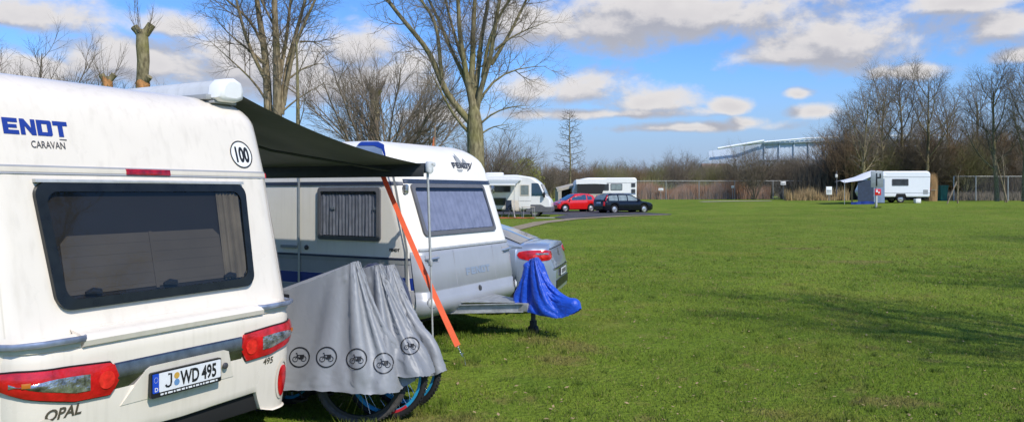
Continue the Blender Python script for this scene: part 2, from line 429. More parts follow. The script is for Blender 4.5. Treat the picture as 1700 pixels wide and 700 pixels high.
# rear window
win = MB()
op = rr(-.775, .755, 1.135, 1.855, .085, 7, taper=.07); ip = rr(-.715, .695, 1.19, 1.80, .07, 7, taper=.07)
gp_ = rr(-.735, .715, 1.17, 1.815, .07, 7, taper=.07)
ring(win, S1, op, ip, .030, .036)
rw = win.build('rear_window', M['gloss_black'], c1, 35)
mb = MB(); fill(mb, S1, gp_, .003); mb.build('backing', M['interior'], rw)
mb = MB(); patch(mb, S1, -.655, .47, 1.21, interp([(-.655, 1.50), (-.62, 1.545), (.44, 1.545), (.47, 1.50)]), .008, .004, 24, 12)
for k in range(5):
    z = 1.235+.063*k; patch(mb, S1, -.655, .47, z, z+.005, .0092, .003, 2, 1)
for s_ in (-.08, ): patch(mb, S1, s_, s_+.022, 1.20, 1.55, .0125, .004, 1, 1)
mb.build('blind_reflection', M['blind_reflection'], rw)
mb = MB(); rows = []
for i in range(41):
    s = .49+.2*i/40; o = .012+.007*math.sin(i*1.05)+.003*math.sin(i*2.7)
    rows.append([S1(s-.03*(1.79-z)/.6, z, o) for z in (1.20, 1.4, 1.6, 1.79)])
mb.grid(rows); mb.build('curtain', M['curtain_beige'], rw)
mb = MB(); fill(mb, S1, rr(-.72, .70, 1.183, 1.805, .07, 7, taper=.07), .028); mb.build('pane', M['smoke'], rw)
for s_ in (-.50, .02, .50):
    mb = MB()
    patch(mb, S1, s_-.05, s_+.05, interp([(s_-.05, 1.212), (s_+.05, 1.205)]), interp([(s_-.05, 1.225), (s_, 1.245), (s_+.05, 1.232)]), .025, .012, 6, 2, .004)
    mb.build('latch', M['black'], rw)
mb = MB(); patch(mb, S1, -.76, .74, 1.853, 1.872, .034, .034, 10, 2, .004); mb.build('hinge_rail', M['alu'], rw)

# lights
LO = interp([(.45, .725), (.50, .645), (.72, .655), (.95, .715), (1.10, .77), (1.16, .80)])
HI = interp([(.45, .735), (.485, .825), (.75, .845), (1.0, .855), (1.10, .845), (1.16, .815)])
for sg in (-1, 1):
    lo = lambda s: LO(abs(s)); hi = lambda s: HI(abs(s))
    mb = MB(); patch(mb, SB, sg*.45, sg*1.16, lo, hi, .022, .04, 24, 6, .012, cuts=[sg*x for x in (.485, .50)])
    tl = mb.build('tail_light', M['red'], c1, 60)
    mb = MB(); patch(mb, SB, sg*.438, sg*1.172, lambda s: LO(abs(s))-.007, lambda s: HI(abs(s))+.008, .009, .03, 24, 2); mb.build('gasket', M['black'], tl, 60)
    sh_ = lambda f, k: (lambda s: (LO(abs(s))+HI(abs(s)))/2+k*(HI(abs(s))-LO(abs(s)))/2)
    mb = MB()
    lo2 = lambda s: LO(abs(s))+.048+.018*max(0, (abs(s)-.9)/.2); hi2 = lambda s: min(HI(abs(s))-.047, .80+.0*(abs(s)))-.03*max(0, (abs(s)-.85)/.2)
    patch(mb, SB, sg*.635, sg*1.02, lo2, hi2, .034, .012, 14, 4, .006)
    mb.build('clear_lens', M['lens'], tl, 60)
    mb = MB()
    for c_, z_, r_ in ((.535, .737, .050), ):
        patch(mb, SB, sg*(c_-r_), sg*(c_+r_), lambda s: z_-math.sqrt(max(0, r_*r_-(abs(s)-c_)**2)), lambda s: z_+math.sqrt(max(0, r_*r_-(abs(s)-c_)**2)), .033, .004, 12, 4, .002)
    mb.build('red_reflector', M['redbright'], tl, 60)
    mb = MB(); patch(mb, SB, sg*.93, sg*.965, .775, .80, .040, .006, 4, 2, .004); mb.build('bulb', M['amber'], tl)
    mb = MB()   # oval reflector low on the corner
    zc, rc = .435, .112
    patch(mb, SB, sg*.82, sg*.915, lambda s: zc-rc*math.sqrt(max(0, 1-((abs(s)-.867)/.048)**2)), lambda s: zc+rc*math.sqrt(max(0, 1-((abs(s)-.867)/.048)**2)), .012, .02, 12, 5, .008)
    ob = mb.build('fog_reflector', M['red'], c1, 60)
    mb = MB(); pts = [(sg*(.867+.062*math.cos(a)), zc+.012+.135*math.sin(a)) for a in [i*2*PI/28 for i in range(28)]]
    stroke(mb, SB, pts, .022, .006, True); mb.build('reflector_bezel', M['shelf'], ob)
# dark band
mb = MB(); rows = []
for i in range(25):
    s = -.47+.94*i/24
    rows.append([SB(s, .815, .002), SB(s, .806, .010), SB(s, .735, .024), SB(s, .725, .024), SB(s, .655, -.004), SB(s, .642, -.010), SB(s, .640, -.03)])
mb.grid(rows); mb.build('dark_band', M['bandmetal'], c1, 30)
# plate panel + plate
mb = MB()
pts = [(-.43, .56), (.40, .56), (.335, .742), (.30, .756), (-.25, .756), (-.285, .74)]
mb.fan([SB(s, z, .030 if z > .6 else .004) for s, z in pts])
mb.grid([[SB(s, z, .030 if z > .6 else .004) for s, z in pts], [SB(s, z, -.03) for s, z in pts]], close_u=True)
mb.build('plate_panel', M['cream'], c1, 30)
mb = MB(); bb = [(-.265, .566), (.257, .566), (.257, .716), (-.265, .716)]
SP = lambda s, z, off=0: (s, -.06-.026-.10*(.64-z)*-1*0-off-.004*(0), z)
slabpatch(mb, lambda s, z, o=0: SP(s, z, o), rr(-.265, .257, .564, .718, .012), .022)
npl = mb.build('number_plate', M['black'], c1)
mb = MB(); slabpatch(mb, lambda s, z, o=0: SP(s, z, o+.02), rr(-.212, .250, .594, .708, .008), .006); mb.build('plate_face', M['platewhite'], npl)
mb = MB(); slabpatch(mb, lambda s, z, o=0: SP(s, z, o+.02), rr(-.256, -.213, .594, .708, .006), .006)
mb.build('country_strip', M['eublue'], npl)
mb = MB(); text_patch(mb, SP, 'D', -.245, .603, .034, .0275, bold=.02)
mb.build('country_letter', M['platewhite'], npl); mb = MB()
for k in range(12):
    a = k*PI/6; mb.fan([SP(-.2345+.013*math.cos(a)+.0022*math.cos(b), .672+.016*math.sin(a)+.0022*math.sin(b), .0275) for b in (0, PI/2, PI, 3*PI/2)])
mb.build('star_ring', M['platewhite'], npl)
mb = MB()
def plate_txt(t, s, wsc=.72): text_patch(mb, SP, t, s, .610, .118, .0278, bold=.03, sx=wsc)
stroke(mb, SP, [(-.168, .632), (-.160, .6205), (-.146, .617), (-.132, .624), (-.128, .640), (-.128, .692), (-.150, .692)], .0125, .0278); plate_txt('WD', -.060, .66); plate_txt('495', .098, .66)
mb.build('plate_lettering', M['ink'], npl)
for z_, m_ in ((.673, 'seal1'), (.632, 'seal2')):
    mb = MB(); mb.fan([SP(-.088+.020*math.cos(a), z_+.020*math.sin(a), .0276) for a in [i*PI/10 for i in range(20)]]); mb.build('seal_sticker', M[m_], npl)
mb = MB(); x = -.20
while x < .225:
    w = random.uniform(.010, .045); mb.fan([SP(x, .5735, .0226), SP(min(x+w, .24), .5735, .0226), SP(min(x+w, .24), .5845, .0226), SP(x, .5845, .0226)]); x += w+.008
mb.build('frame_print', M['platewhite'], npl)
# plate tilt follows panel; round lock
mb = MB(); mb.lathe([(.021, 0), (.021, .008), (.016, .012), (.001, .012)], Matrix.Translation(SB(.305, .652, .028)) @ Matrix.Rotation(PI/2, 4, 'X'), 18)
mb.build('round_lock', M['text'], c1)
# lettering
mb = MB(); text_patch(mb, SB, 'OPAL', -.875, .578, .082, .0035, shear=.25, bold=.03, sx=1.0); mb.build('model_lettering', M['textgold'], c1)
mb = MB(); text_patch(mb, SB, '495', .665, .585, .062, .0035, shear=.15, bold=.02, sx=1.0); mb.build('model_number', M['textgold'], c1)
mb = MB(); block_text(mb, S1, 'FENDT', -.968, 2.122, .0875, .092, .003, .08, shear=-.0); 
mb.build('maker_lettering', M['navy'], c1)
mb = MB(); stroke(mb, S1, [(-1.02, 2.105), (-.52, 2.105)], .007, .003); text_patch(mb, S1, 'CARAVAN', -.735, 2.05, .058, .003, bold=.012, sx=.74); mb.build('maker_subtitle', M['text'], c1)
mb = MB(); mb.fan([S1(.80+.102*math.cos(a), 2.075+.102*math.sin(a), .0025) for a in [i*PI/20 for i in range(40)]]); st = mb.build('speed_sticker', M['white'], c1)
mb = MB(); stroke(mb, S1, [(.80+.097*math.cos(a), 2.075+.097*math.sin(a)) for a in [i*PI/24 for i in range(48)]], .010, .004, True)
text_patch(mb, S1, '100', .80, 2.022, .150, .004, bold=.045, sx=.62, align='CENTER'); mb.build('sticker_print', M['ink'], st)
# underside
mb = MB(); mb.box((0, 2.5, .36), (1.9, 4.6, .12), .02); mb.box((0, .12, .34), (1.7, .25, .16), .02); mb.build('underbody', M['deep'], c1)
for sg in (-1, 1): wheel(c1, (sg*.96, 2.6, .32), .32, .2)

# ================================================================== AWNING of caravan 1 (own thing)
aw = thing('awning', 'dark olive roll-out awning stretched from the cream caravan roof to a thin pole', 'awning', (0, 0, 0), TH)
aw.location = O1
Y0, Y1 = .42, 3.3
mb = MB()
prof = [(.70, 2.50), (.715, 2.585), (.76, 2.632), (.84, 2.645), (.90, 2.62), (.925, 2.56), (.92, 2.50), (.86, 2.475), (.74, 2.475)]
mb.grid([[(x, y, z) for x, z in prof] for y in (Y0+.03, Y1)], close_u=True); mb.fan([(x, Y1, z) for x, z in prof])
mb.build('cassette', M['cassette'], aw, 50)
mb = MB(); rows = []
cxp, czp = .815, 2.56
for y, k in ((Y0-.02, .72), (Y0-.012, .95), (Y0+.01, 1.07), (Y0+.11, 1.07), (Y0+.115, 1.0)):
    rows.append([(cxp+(x-cxp)*k, y, czp+(z-czp)*k) for x, z in prof])
mb.grid(rows, close_u=True); mb.fan(rows[0]); mb.build('end_cap', M['white'], aw, 45)
mb = MB(); mb.box((.68, Y0+.25, 2.50), (.06, .35, .04), .008); mb.box((.80, Y0+.2, 2.466), (.22, .30, .02), .004)
mb.build('mounting_bracket', M['greyrail'], aw)
mb = MB(); rows = []
ZR = 2.045
def sagz(t, y): 
    e = (y-Y0)/(Y1-Y0)
    return 2.56+(ZR+.04-2.56)*t-(.060-.045*min(1, e*3))*4*t*(1-t) + (.007*math.sin(y*5+t*4)+.006*math.sin(y*13-t*6)*t)*math.sin(PI*t)*min(1, e*4)
for i in range(29):
    t = i/28
    rows.append([(.90+(3.38-.90)*t, Y0+.06-.03*math.sin(PI*t)*0+.10*math.sin(PI*t)*max(0, 1-j/6)*.6 + (Y1-Y0-.1)*j/40, sagz(t, Y0+(Y1-Y0)*j/40)) for j in range(41)])
mb.grid(rows); mb.build('fabric', M['olive'], aw, 180)
mb = MB(); mb.box((3.40, (Y0+Y1)/2, ZR), (.055, Y1-Y0-.02, .105), .012); mb.box((3.365, (Y0+Y1)/2, ZR-.045), (.01, Y1-Y0-.05, .09), .002)
lr = mb.build('lead_rail', M['lead'], aw)
mb = MB(); mb.box((3.405, Y0-.02, ZR+.01), (.10, .05, .12), .02); mb.box((3.44, Y0-.03, ZR+.04), (.10, .03, .05), .012); mb.box((3.39, Y0-.035, ZR-.03), (.05, .03, .06), .01)
mb.build('rail_end_cap', M['cassette'], aw)
for yt, yb in ((Y0, Y0-.06), (Y1-.1, Y1-.05)):
    mb = MB(); mb.tube([(3.40, yt, ZR-.03), (3.41, yt+(yb-yt)*.5, 1.05)], .0135, 10); mb.tube([(3.41, yt+(yb-yt)*.5, 1.07), (3.42, yb, .01)], .010, 10)
    mb.box((3.42, yb, .012), (.10, .10, .02), .004); mb.box((3.41, yt+(yb-yt)*.5, 1.06), (.035, .035, .06), .006)
    mb.build('pole', M['alu'], aw)
mb = MB(); mb.tube([(.93, Y0+1.1, 2.46), (2.1, Y0+.9, 2.19), (3.36, Y0+.45, 2.02)], .013, 8); mb.build('tension_arm', M['lead'], aw)

# storm strap
F1 = Matrix.Translation(O1) @ Matrix.Rotation(TH, 4, 'Z')
A_, B_ = F1 @ Vector((3.445, 1.08, 2.06)), F1 @ Vector((3.44, .075, .225))
sp = thing('storm_strap', 'orange webbing strap running from the awning rail down to a peg in the grass', 'strap', tuple(F1 @ Vector((3.44, .02, .05))), 0)
d_ = (B_-A_).normalized(); vd = Vector((.1, 1, 0)); wv = d_.cross(vd).normalized()
mb = MB(); rows = []
for i in range(25):
    t = i/24; p = A_+(B_-A_)*t; p.z -= .03*4*t*(1-t)
    w = .025+.006*t; tw = .35*math.sin(t*2.2); wd = (wv*math.cos(tw)+vd*math.sin(tw))*w
    n = d_.cross(wd).normalized()*.0012
    o = Vector(sp.location)
    rows.append([p-wd-n-o, p+wd-n-o, p+wd+n-o, p-wd+n-o])
mb.grid(rows, close_u=True); mb.fan(rows[0]); mb.fan(rows[-1]); mb.build('webbing', M['strap'], sp)
mb = MB(); b0 = B_-Vector(sp.location); pts = []
for i in range(60):
    t = i/59; c = b0+d_*(.0+.12*t); pts.append(c+wv*.008*math.cos(i*1.3)+vd*.008*math.sin(i*1.3))
mb.tube(pts, .002, 5); mb.build('spring', M['chrome'], sp)
mb = MB(); e = b0+d_*.12; mb.tube([e+Vector((-.01, 0, .03)), e+Vector((.012, 0, .035)), e+Vector((.014, 0, .0)), e+Vector((.05, -.01, -.16))], .004, 6); mb.build('peg', M['chrome'], sp)

# ================================================================== BICYCLES AND THEIR COVERS
def bike(label, u, v, ang, steer, rimmat, tyremat, R=.355):
    base = F1 @ Vector((u, v+1.06, 0)); base.z = ground(base.x, base.y)
    rz = TH-PI/2+math.radians(ang)                        # local +x points along -v of the caravan frame
    b = thing('bicycle', label, 'bicycle', tuple(base), rz, 'bicycles parked under grey covers')
    for k, x in enumerate((0, 1.02)):
        Mx = Matrix.Translation((x, 0, R)) @ (Matrix.Rotation(steer if k else 0, 4, 'Z')) @ Matrix.Rotation(PI/2, 4, 'X')
        mb = MB(); r = .026; mb.lathe([(R-r+r*math.cos(a), r*math.sin(a)) for a in [i*2*PI/10 for i in range(10)]], Mx, 56, True)
        for i in range(70):
            a = i*2*PI/70; 
            for sg in (-1, 1):
                p = Mx @ Vector(((R-.006)*math.cos(a), (R-.006)*math.sin(a), sg*.016)); mb.box(p, (.010, .010, .010))
        wl = mb.build('wheel', M[tyremat], b)
        mb = MB(); mb.lathe([(R-.052, -.013), (R-.046, -.014), (R-.070, -.012), (R-.074, 0), (R-.070, .012), (R-.046, .014)], Mx, 56, True); mb.build('rim', M[rimmat], wl)
        mb = MB()
        for i in range(28):
            a = i*2*PI/28; a2 = a+(.5 if i % 4 < 2 else -.5); sg = .025 if i % 2 else -.025
            mb.tube([Mx @ Vector(((R-.07)*math.cos(a), (R-.07)*math.sin(a), 0)), Mx @ Vector((.025*math.cos(a2), .025*math.sin(a2), sg))], .0011, 4, False)
        mb.build('spokes', M['chrome'], wl)
        mb = MB(); mb.lathe([(.001, -.05), (.02, -.05), (.028, -.03), (.017, -.02), (.017, .02), (.028, .03), (.02, .05), (.001, .05)], Mx, 16); mb.build('hub', M['black'], wl)
    mb = MB()
    for a, c, r in (((.42, 0, .30), (.85, 0, .68), .022), ((.30, 0, .78), (.86, 0, .80), .018), ((.42, 0, .30), (.28, 0, .86), .017), ((0, .05, R), (.42, .02, .30), .010), ((0, -.05, R), (.42, -.02, .30), .010), ((0, .05, R), (.31, .02, .76), .009), ((0, -.05, R), (.31, -.02, .76), .009), ((.84, 0, .64), (.80, 0, .92), .020)):
        mb.tube([a, c], r, 10)
    mb.build('frame', M['gloss_black'], b)
    mb = MB()
    for sg in (-1, 1): mb.tube([(.85, 0, .66), (.87, sg*.055, .62), (1.02, sg*.055, R)], .015, 8)
    mb.build('fork', M['black'], b)
    mb = MB(); mb.tube([(.90, -.09, .97), (.89, -.06, .97), (.88, 0, .97), (.89, .06, .97), (.90, .09, .97)], .013, 8); mb.tube([(.81, 0, .9), (.88, 0, .97)], .016, 8)
    mb.build('handlebar', M['black'], b)
    mb = MB(); mb.box((.24, 0, .96), (.28, .13, .05), .022); mb.tube([(.28, 0, .86), (.26, 0, .95)], .014, 8); mb.build('saddle', M['black'], b)
    mb = MB(); mb.lathe([(.09, -.004), (.095, -.002), (.095, .002), (.09, .004), (.02, .004), (.02, -.004)], Matrix.Translation((.42, -.06, .30)) @ Matrix.Rotation(PI/2, 4, 'X'), 28, True)
    mb.tube([(.42, -.08, .30), (.53, -.08, .17)], .008, 6); mb.tube([(.42, .08, .30), (.31, .08, .43)], .008, 6); mb.box((.53, -.12, .17), (.09, .08, .02), .004); mb.box((.31, .12, .43), (.09, .08, .02), .004)
    mb.build('crank', M['black'], b)
    return b
bike('front bicycle under the four-badge cover, dusty knobbly tyre below the hem', 1.33, -.36, 6, .50, 'black', 'tyre')
bike('middle bicycle with blue and red striped front rim showing below the cover', 1.60, -.43, 2, .20, 'cyan', 'blacktyre')
bike('rearmost bicycle with a thick tyre and small blue rim flash at the right', 1.92, -.37, 2, .05, 'cyan', 'blacktyre')
# red half of the middle bicycle's rim
mid = [o for o in COL.objects if o.name.startswith('bicycle') and o.parent is None][1]
fw = [c for c in mid.children if c.name.startswith('wheel')][1]
mb = MB(); Mx = Matrix.Translation((1.02, 0, .355)) @ Matrix.Rotation(.20, 4, 'Z') @ Matrix.Rotation(PI/2, 4, 'X')
for sg in (-1, 1):
    mb.grid([[Mx @ Vector((r*math.cos(a), r*math.sin(a), sg*.0155)) for a in [-1.75+.85*i/16 for i in range(17)]] for r in (.287, .308)])
mb.build('rim_stripe', M['pinkred'], fw)


# ---- cloth draping: a small position-based solver for the bicycle covers
def drape(seed, xs, xh, zs_, zh, a0, a1, bw, zhem, hb=.27, steer=.3, steps=140, iters=16, NT=168, NR=46, PX=.70, bend=.28, hem=.78, turn=.0, wind=(0, 0), caps=None, discs=None):
    rg = np.random.default_rng(seed)
    th = 2*PI*np.arange(NT)/NT; c, s = np.cos(th), np.sin(th)
    cx, ax = (a0+a1)/2, (a1-a0)/2
    hx = cx+ax*np.sign(c)*np.abs(c)**.8; hy = bw*np.sign(s)*np.abs(s)**.8
    k = np.clip((hx-a0)/(a1-a0)*1.35-.18, 0, 1); k = k*k*(3-2*k)
    rx = xs+(xh-xs)*k; rz = zs_+.04+(zh+.03-zs_)*k**1.3; ry = (.035+.02*k)*s
    t = (np.arange(NR+1)/NR)[:, None]
    P = np.stack([rx+(hx-rx)*t**PX, ry+(hy-ry)*t**.80, rz+(zhem-rz)*t**1.12], 2)
    P = P+rg.normal(0, .0035, P.shape)
    R0 = np.linalg.norm(np.roll(P, -1, 1)-P, axis=2)              # around
    R0 *= 1.0+.02*t; R0[-1] *= hem; R0[-2] *= (1+hem)/2
    C0 = np.linalg.norm(P[1:]-P[:-1], axis=2)                      # down
    D0 = np.linalg.norm(np.roll(P[1:], -1, 1)-P[:-1], axis=2); E0 = np.linalg.norm(P[1:]-np.roll(P[:-1], -1, 1), axis=2)
    B0 = np.linalg.norm(P[2:]-P[:-2], axis=2); A0 = np.linalg.norm(np.roll(P, -2, 1)-P, axis=2); A5 = np.linalg.norm(np.roll(P, -5, 1)-P, axis=2)
    ct, st_ = math.cos(turn), math.sin(turn)
    caps = caps or [((xh-.03-hb*st_, -hb*ct, zh-.03), (xh-.04, 0, zh-.07), .03), ((xh-.04, 0, zh-.07), (xh-.03+hb*st_, hb*ct, zh-.03), .03), ((xh-.04, 0, zh-.07), (xh-.10, 0, .7), .04),
            ((xs-.13, 0, zs_-.03), (xs+.13, 0, zs_-.045), .055), ((.3, 0, .78), (.86, 0, .80), .05), ((.3, 0, .78), (.42, 0, .3), .05), ((.42, -.12, .30), (.42, .12, .30), .09), ((.3, 0, .78), (xs, 0, zs_-.05), .04)]
    caps = [(np.array(a), np.array(b), r) for a, b, r in caps]
    discs = discs if discs is not None else [(np.array((0, 0, .355)), np.array((0., 1, 0))), (np.array((1.02, 0, .355)), np.array((-math.sin(steer), math.cos(steer), 0)))]
    def collide(P, O):
        hit = np.zeros(P.shape[:2], bool)
        for a, b, r in caps:
            ab = b-a; q = P-a; u = np.clip((q@ab)/(ab@ab), 0, 1)[..., None]; d = q-ab*u; l = np.linalg.norm(d, axis=2); m = l < r
            if m.any(): P[m] += (d[m]/np.maximum(l[m], 1e-6)[:, None])*(r-l[m])[:, None]; hit |= m
        for o, n in discs:
            q = P-o; h = q@n; rad = q-h[..., None]*n; l = np.linalg.norm(rad, axis=2)
            kx = np.minimum(1, .345/np.maximum(l, 1e-6)); d = q-rad*kx[..., None]; ld = np.linalg.norm(d, axis=2); m = ld < .045
            if m.any():
                dd = d[m]; z = ld[m] < 1e-5; dd[z] = n; P[m] += dd/np.maximum(ld[m], 1e-6)[:, None]*(.045-ld[m])[:, None]; hit |= m
        P[..., 2] = np.maximum(P[..., 2], .03)
        P[hit] = P[hit]*.35+O[hit]*.65 if False else P[hit]
        if hit.any():   # friction
            P[hit] -= (P[hit]-O[hit])*.5*np.array((1, 1, .35))
    V = np.zeros_like(P); dt = .016
    def pull(X, Y, L, k, both=True):
        d = Y-X; l = np.linalg.norm(d, axis=2); f = (d/np.maximum(l, 1e-6)[..., None])*((l-L)*.5*k)[..., None]
        return f
    top = P[0].copy()
    for it in range(steps):
        O = P.copy(); V[..., 2] -= 2.4*dt; V *= .965
        if it < 60: V[..., 0] += wind[0]*dt; V[..., 1] += wind[1]*dt
        P = P+V*dt
        for q in range(iters):
            f = pull(P, np.roll(P, -1, 1), R0, 1.0); G = f-np.roll(f, 1, 1); W = np.full(P.shape[:2], 2.0)
            f = pull(P[:-1], P[1:], C0, 1.15); G[:-1] += f; G[1:] -= f
            for L_, A_1, A_2, kk in ((D0, P[:-1], np.roll(P[1:], -1, 1), .35), (E0, np.roll(P[:-1], -1, 1), P[1:], .35)):
                f = pull(A_1, A_2, L_, kk)
                if L_ is D0: G[:-1] += f; G[1:] -= np.roll(f, 1, 1)
                else: G[:-1] += np.roll(f, 1, 1); G[1:] -= f
            f = pull(P[:-2], P[2:], B0, bend); G[:-2] += f; G[2:] -= f
            f = pull(P, np.roll(P, -2, 1), A0, bend); G += f-np.roll(f, 2, 1)
            f = pull(P, np.roll(P, -5, 1), A5, bend*.6); G += f-np.roll(f, 5, 1)
            P = P+np.clip(G/2.4, -.05, .05)
            P[0] = P[0]*.5+top*.5
            P[0, :, 2] = np.minimum(P[0, :, 2], top[:, 2])
        collide(P, O)
        V = (P-O)/dt
        sp = np.linalg.norm(V, axis=2, keepdims=True); V *= np.minimum(1, 2.5/np.maximum(sp, 1e-6))
    return P

def cover(label, u, v, ang, xs, xh, zs_, zh, a0, a1, bw, zhem, seed, name='bicycle_cover', material='cover', **kw):
    base = F1 @ Vector((u, v+1.06, 0)); base.z = ground(base.x, base.y)
    o = thing(name, label, 'cover', tuple(base), TH-PI/2+math.radians(ang), 'grey bicycle covers')
    P = drape(seed, xs, xh, zs_, zh, a0, a1, bw, zhem, **kw)

    mb = MB(); mb.grid([[tuple(p) for p in r] for r in P], close_u=True)
    bvh = BVHTree.FromPolygons([Vector(p) for p in mb.v], mb.f)
    mb.fan([tuple(p) for p in P[0][::-1]])
    c_ = mb.build('fabric', M[material], o, 180)
    mb = MB(); e = P[-1]; mb.grid([[tuple(p+np.array((0, 0, .014))) for p in e], [tuple(p+np.array((0, 0, -.004))) for p in e]], close_u=True)
    return o, bvh, c_
def emblem(o, bvh, P, D, r, rx=1.0, off=.006):
    """ring with a small bicycle pictogram, raycast onto the cover (P, D in world space)"""
    inv = o.matrix_world.inverted() if False else (Matrix.Translation(o.location) @ Matrix.Rotation(o.rotation_euler.z, 4, 'Z')).inverted()
    P = inv @ Vector(P); D = (inv.to_3x3() @ Vector(D)).normalized()
    ex = D.cross(Vector((0, 0, 1))).normalized(); ez = ex.cross(D).normalized()
    S = proj(bvh, P, ex, ez, D)
    mb = MB(); T = [2*PI*i/40 for i in range(40)]
    stroke(mb, S, [(r*rx*math.cos(a), r*math.sin(a)) for a in T], .0085, off, True)
    for cx in (-.42, .42):
        stroke(mb, S, [(r*(cx+.25*math.cos(a)), r*(-.18+.25*math.sin(a))) for a in T[::2]], .0045, off, True)
    for a, b, w in (((-.42, -.18), (-.2, .22), .005), ((-.2, .22), (.18, .2), .005), ((-.22, .18), (0, -.18), .005), ((0, -.18), (.42, -.18), .005), ((.18, .2), (.42, -.18), .005), ((.2, .2), (0, -.18), .006), ((-.26, .42), (-.18, .2), .005), ((-.36, .42), (-.2, .42), .005)):
        n = 4; stroke(mb, S, [(r*(a[0]+(b[0]-a[0])*i/n), r*(a[1]+(b[1]-a[1])*i/n)) for i in range(n+1)], w, off)
    for (x0, x1, z0, z1) in ((.06, .48, -.05, .24), (.0, .26, -.2, .02)):
        mb.grid([[S(r*(x0+(x1-x0)*i/4), r*(z0+(z1-z0)*j/2), off) for i in range(5)] for j in range(3)])
    return mb.build('round_emblem', M['ink'], o, 0)
def w1(u, v, z): return F1 @ Vector((u, v, z))
cov1, bv1, _ = cover('large silver grey bicycle cover with four round badges, in front of the others', 1.33, -.36, 6, .13, .97, .93, 1.19, -.50, 1.43, .30, .46, 3, steps=40, turn=.5, steer=.5, hem=.84)
cov2, bv2, _ = cover('second grey bicycle cover behind the four-badge one, with one stretched badge', 1.62, -.43, 2, .20, .94, .98, 1.15, -.50, 1.45, .28, .58, 8, material='cover_shaded', steps=40, turn=.3, steer=.2, hem=.82)
cov3, bv3, _ = cover('third grey bicycle cover, rearmost, beside the orange strap', 1.92, -.35, 2, .2, .92, 1.0, 1.12, -.55, 1.40, .29, .46, 15, steps=40, turn=.2, steer=.05, hem=.82)
for (px, py) in ((497, 592), (542, 592), (592, 595), (637, 602)):
    d = Vector(((px-850)/1300, 1, (318-py)/1300)); P = Vector((0, 0, 1.8))+d*5.8
    emblem(cov1, bv1, P, d, .074)
d = Vector(((681-850)/1300, 1, (318-573)/1300)); emblem(cov2, bv2, Vector((0, 0, 1.8))+d*5.8, d, .064, 1.1)
# dark blue saddle-bag cover seen over the top of the grey covers
o = thing('tarpaulin', 'small dark blue tarpaulin humped up behind the tops of the grey bicycle covers', 'tarpaulin', tuple(F1 @ Vector((2.35, .22, 0))), TH)
mb = MB(); rows = []
for i in range(21):
    a = i/20*2*PI; row = []
rows = []
for j in range(15):
    t = j/14; row = []
    for i in range(72):
        a = 2*PI*i/72; r = t**.7
        x = .20*math.cos(a)*r; y = .44*math.sin(a)*r
        z = 1.10-.10*(y/.3)**2*.30-.85*t**3.2+.025*math.sin(a*7+2)*t+.02*math.sin(y*16)
        row.append((x, y, z+.03*math.sin(y*9+1)))
    rows.append(row)
mb.grid(rows, close_u=True); mb.build('fabric', M['coverdark'], o, 180)

# ================================================================== CARAVAN 2
O2 = (-1.05, 8.68, 0.0)
T2 = Matrix.Translation(O2) @ Matrix.Rotation(TH, 4, 'Z')
c2o = T2 @ Vector((1.10, 0, 0))
c2 = thing('caravan', 'older cream and silver caravan with grey gas locker and drawbar, next to the covered bicycles', 'caravan', tuple(c2o), TH)
def y2(z):
    if z < .55: return -.095+.10*((.55-z)/.15)**2*.6
    if z < 1.15: return -.095+.095*(z-.55)/.6
    return .0+.345*(z-1.15)
W2, R2 = 1.10, .22
S2 = contour(W2, R2, y2)
yb2 = lambda z: 5.0-.12*max(0, z-1.2)
zs2 = [.40, .44, .5, .55, .7, .9, 1.1, 1.15, 1.2]+[1.25+.05*i for i in range(18)]
def y2s(z): return y2(z)+.9*max(0, z-2.05)**2
shell(W2, R2, y2s, yb2, zs2, 2.405, .27, .03).build('body', M['cream2'], c2, 50)
S2 = contour(W2, R2, y2s)
Lf = plane_yz(-W2, -1)              # near side wall: coordinates (v, z)
# side decals
def side(name, m, v0, v1, z0, z1, off=.003, slant=0):
    mb = MB(); pts = [(v0, z0), (v1, z0), (v1, z1), (v0+slant, z1)]
    slabpatch(mb, Lf, pts, off); return mb.build(name, m, c2, 0)
RS = W2+0
def wrapband(name, m, z0, z1, v_end, s_end, off=.003, ns=30, parent=None):
    """band on the near side that wraps around the front corner up to arc position s_end"""
    mb = MB(); A = W2-R2; B = A+PI*R2/2
    patch(mb, S2, -(B+v_end), -s_end, z0, z1, off, off+.002, ns, 2, cuts=[-B+.0, -(A+B)/2, -(A+.75*(B-A)), -(A+.25*(B-A))])
    return mb.build(name, m, c2, 40)
wrapband('side_band', M['greyband'], .84, .985, 4.6, .98, .0025)
wrapband('side_band', M['navy_line'], 1.03, 1.055, 4.6, .99, .008)
wrapband('side_band', M['greyrail'], .985, 1.03, 4.6, .99, .006)
wrapband('navy_stripe', M['navy'], .70, .835, 4.6, .80, .003)
wrapband('side_band', M['greyband'], .42, .695, 4.6, 1.05, .0025)
wrapband('side_trim', M['navy_line'], 1.875, 1.912, 4.6, .99, .010)
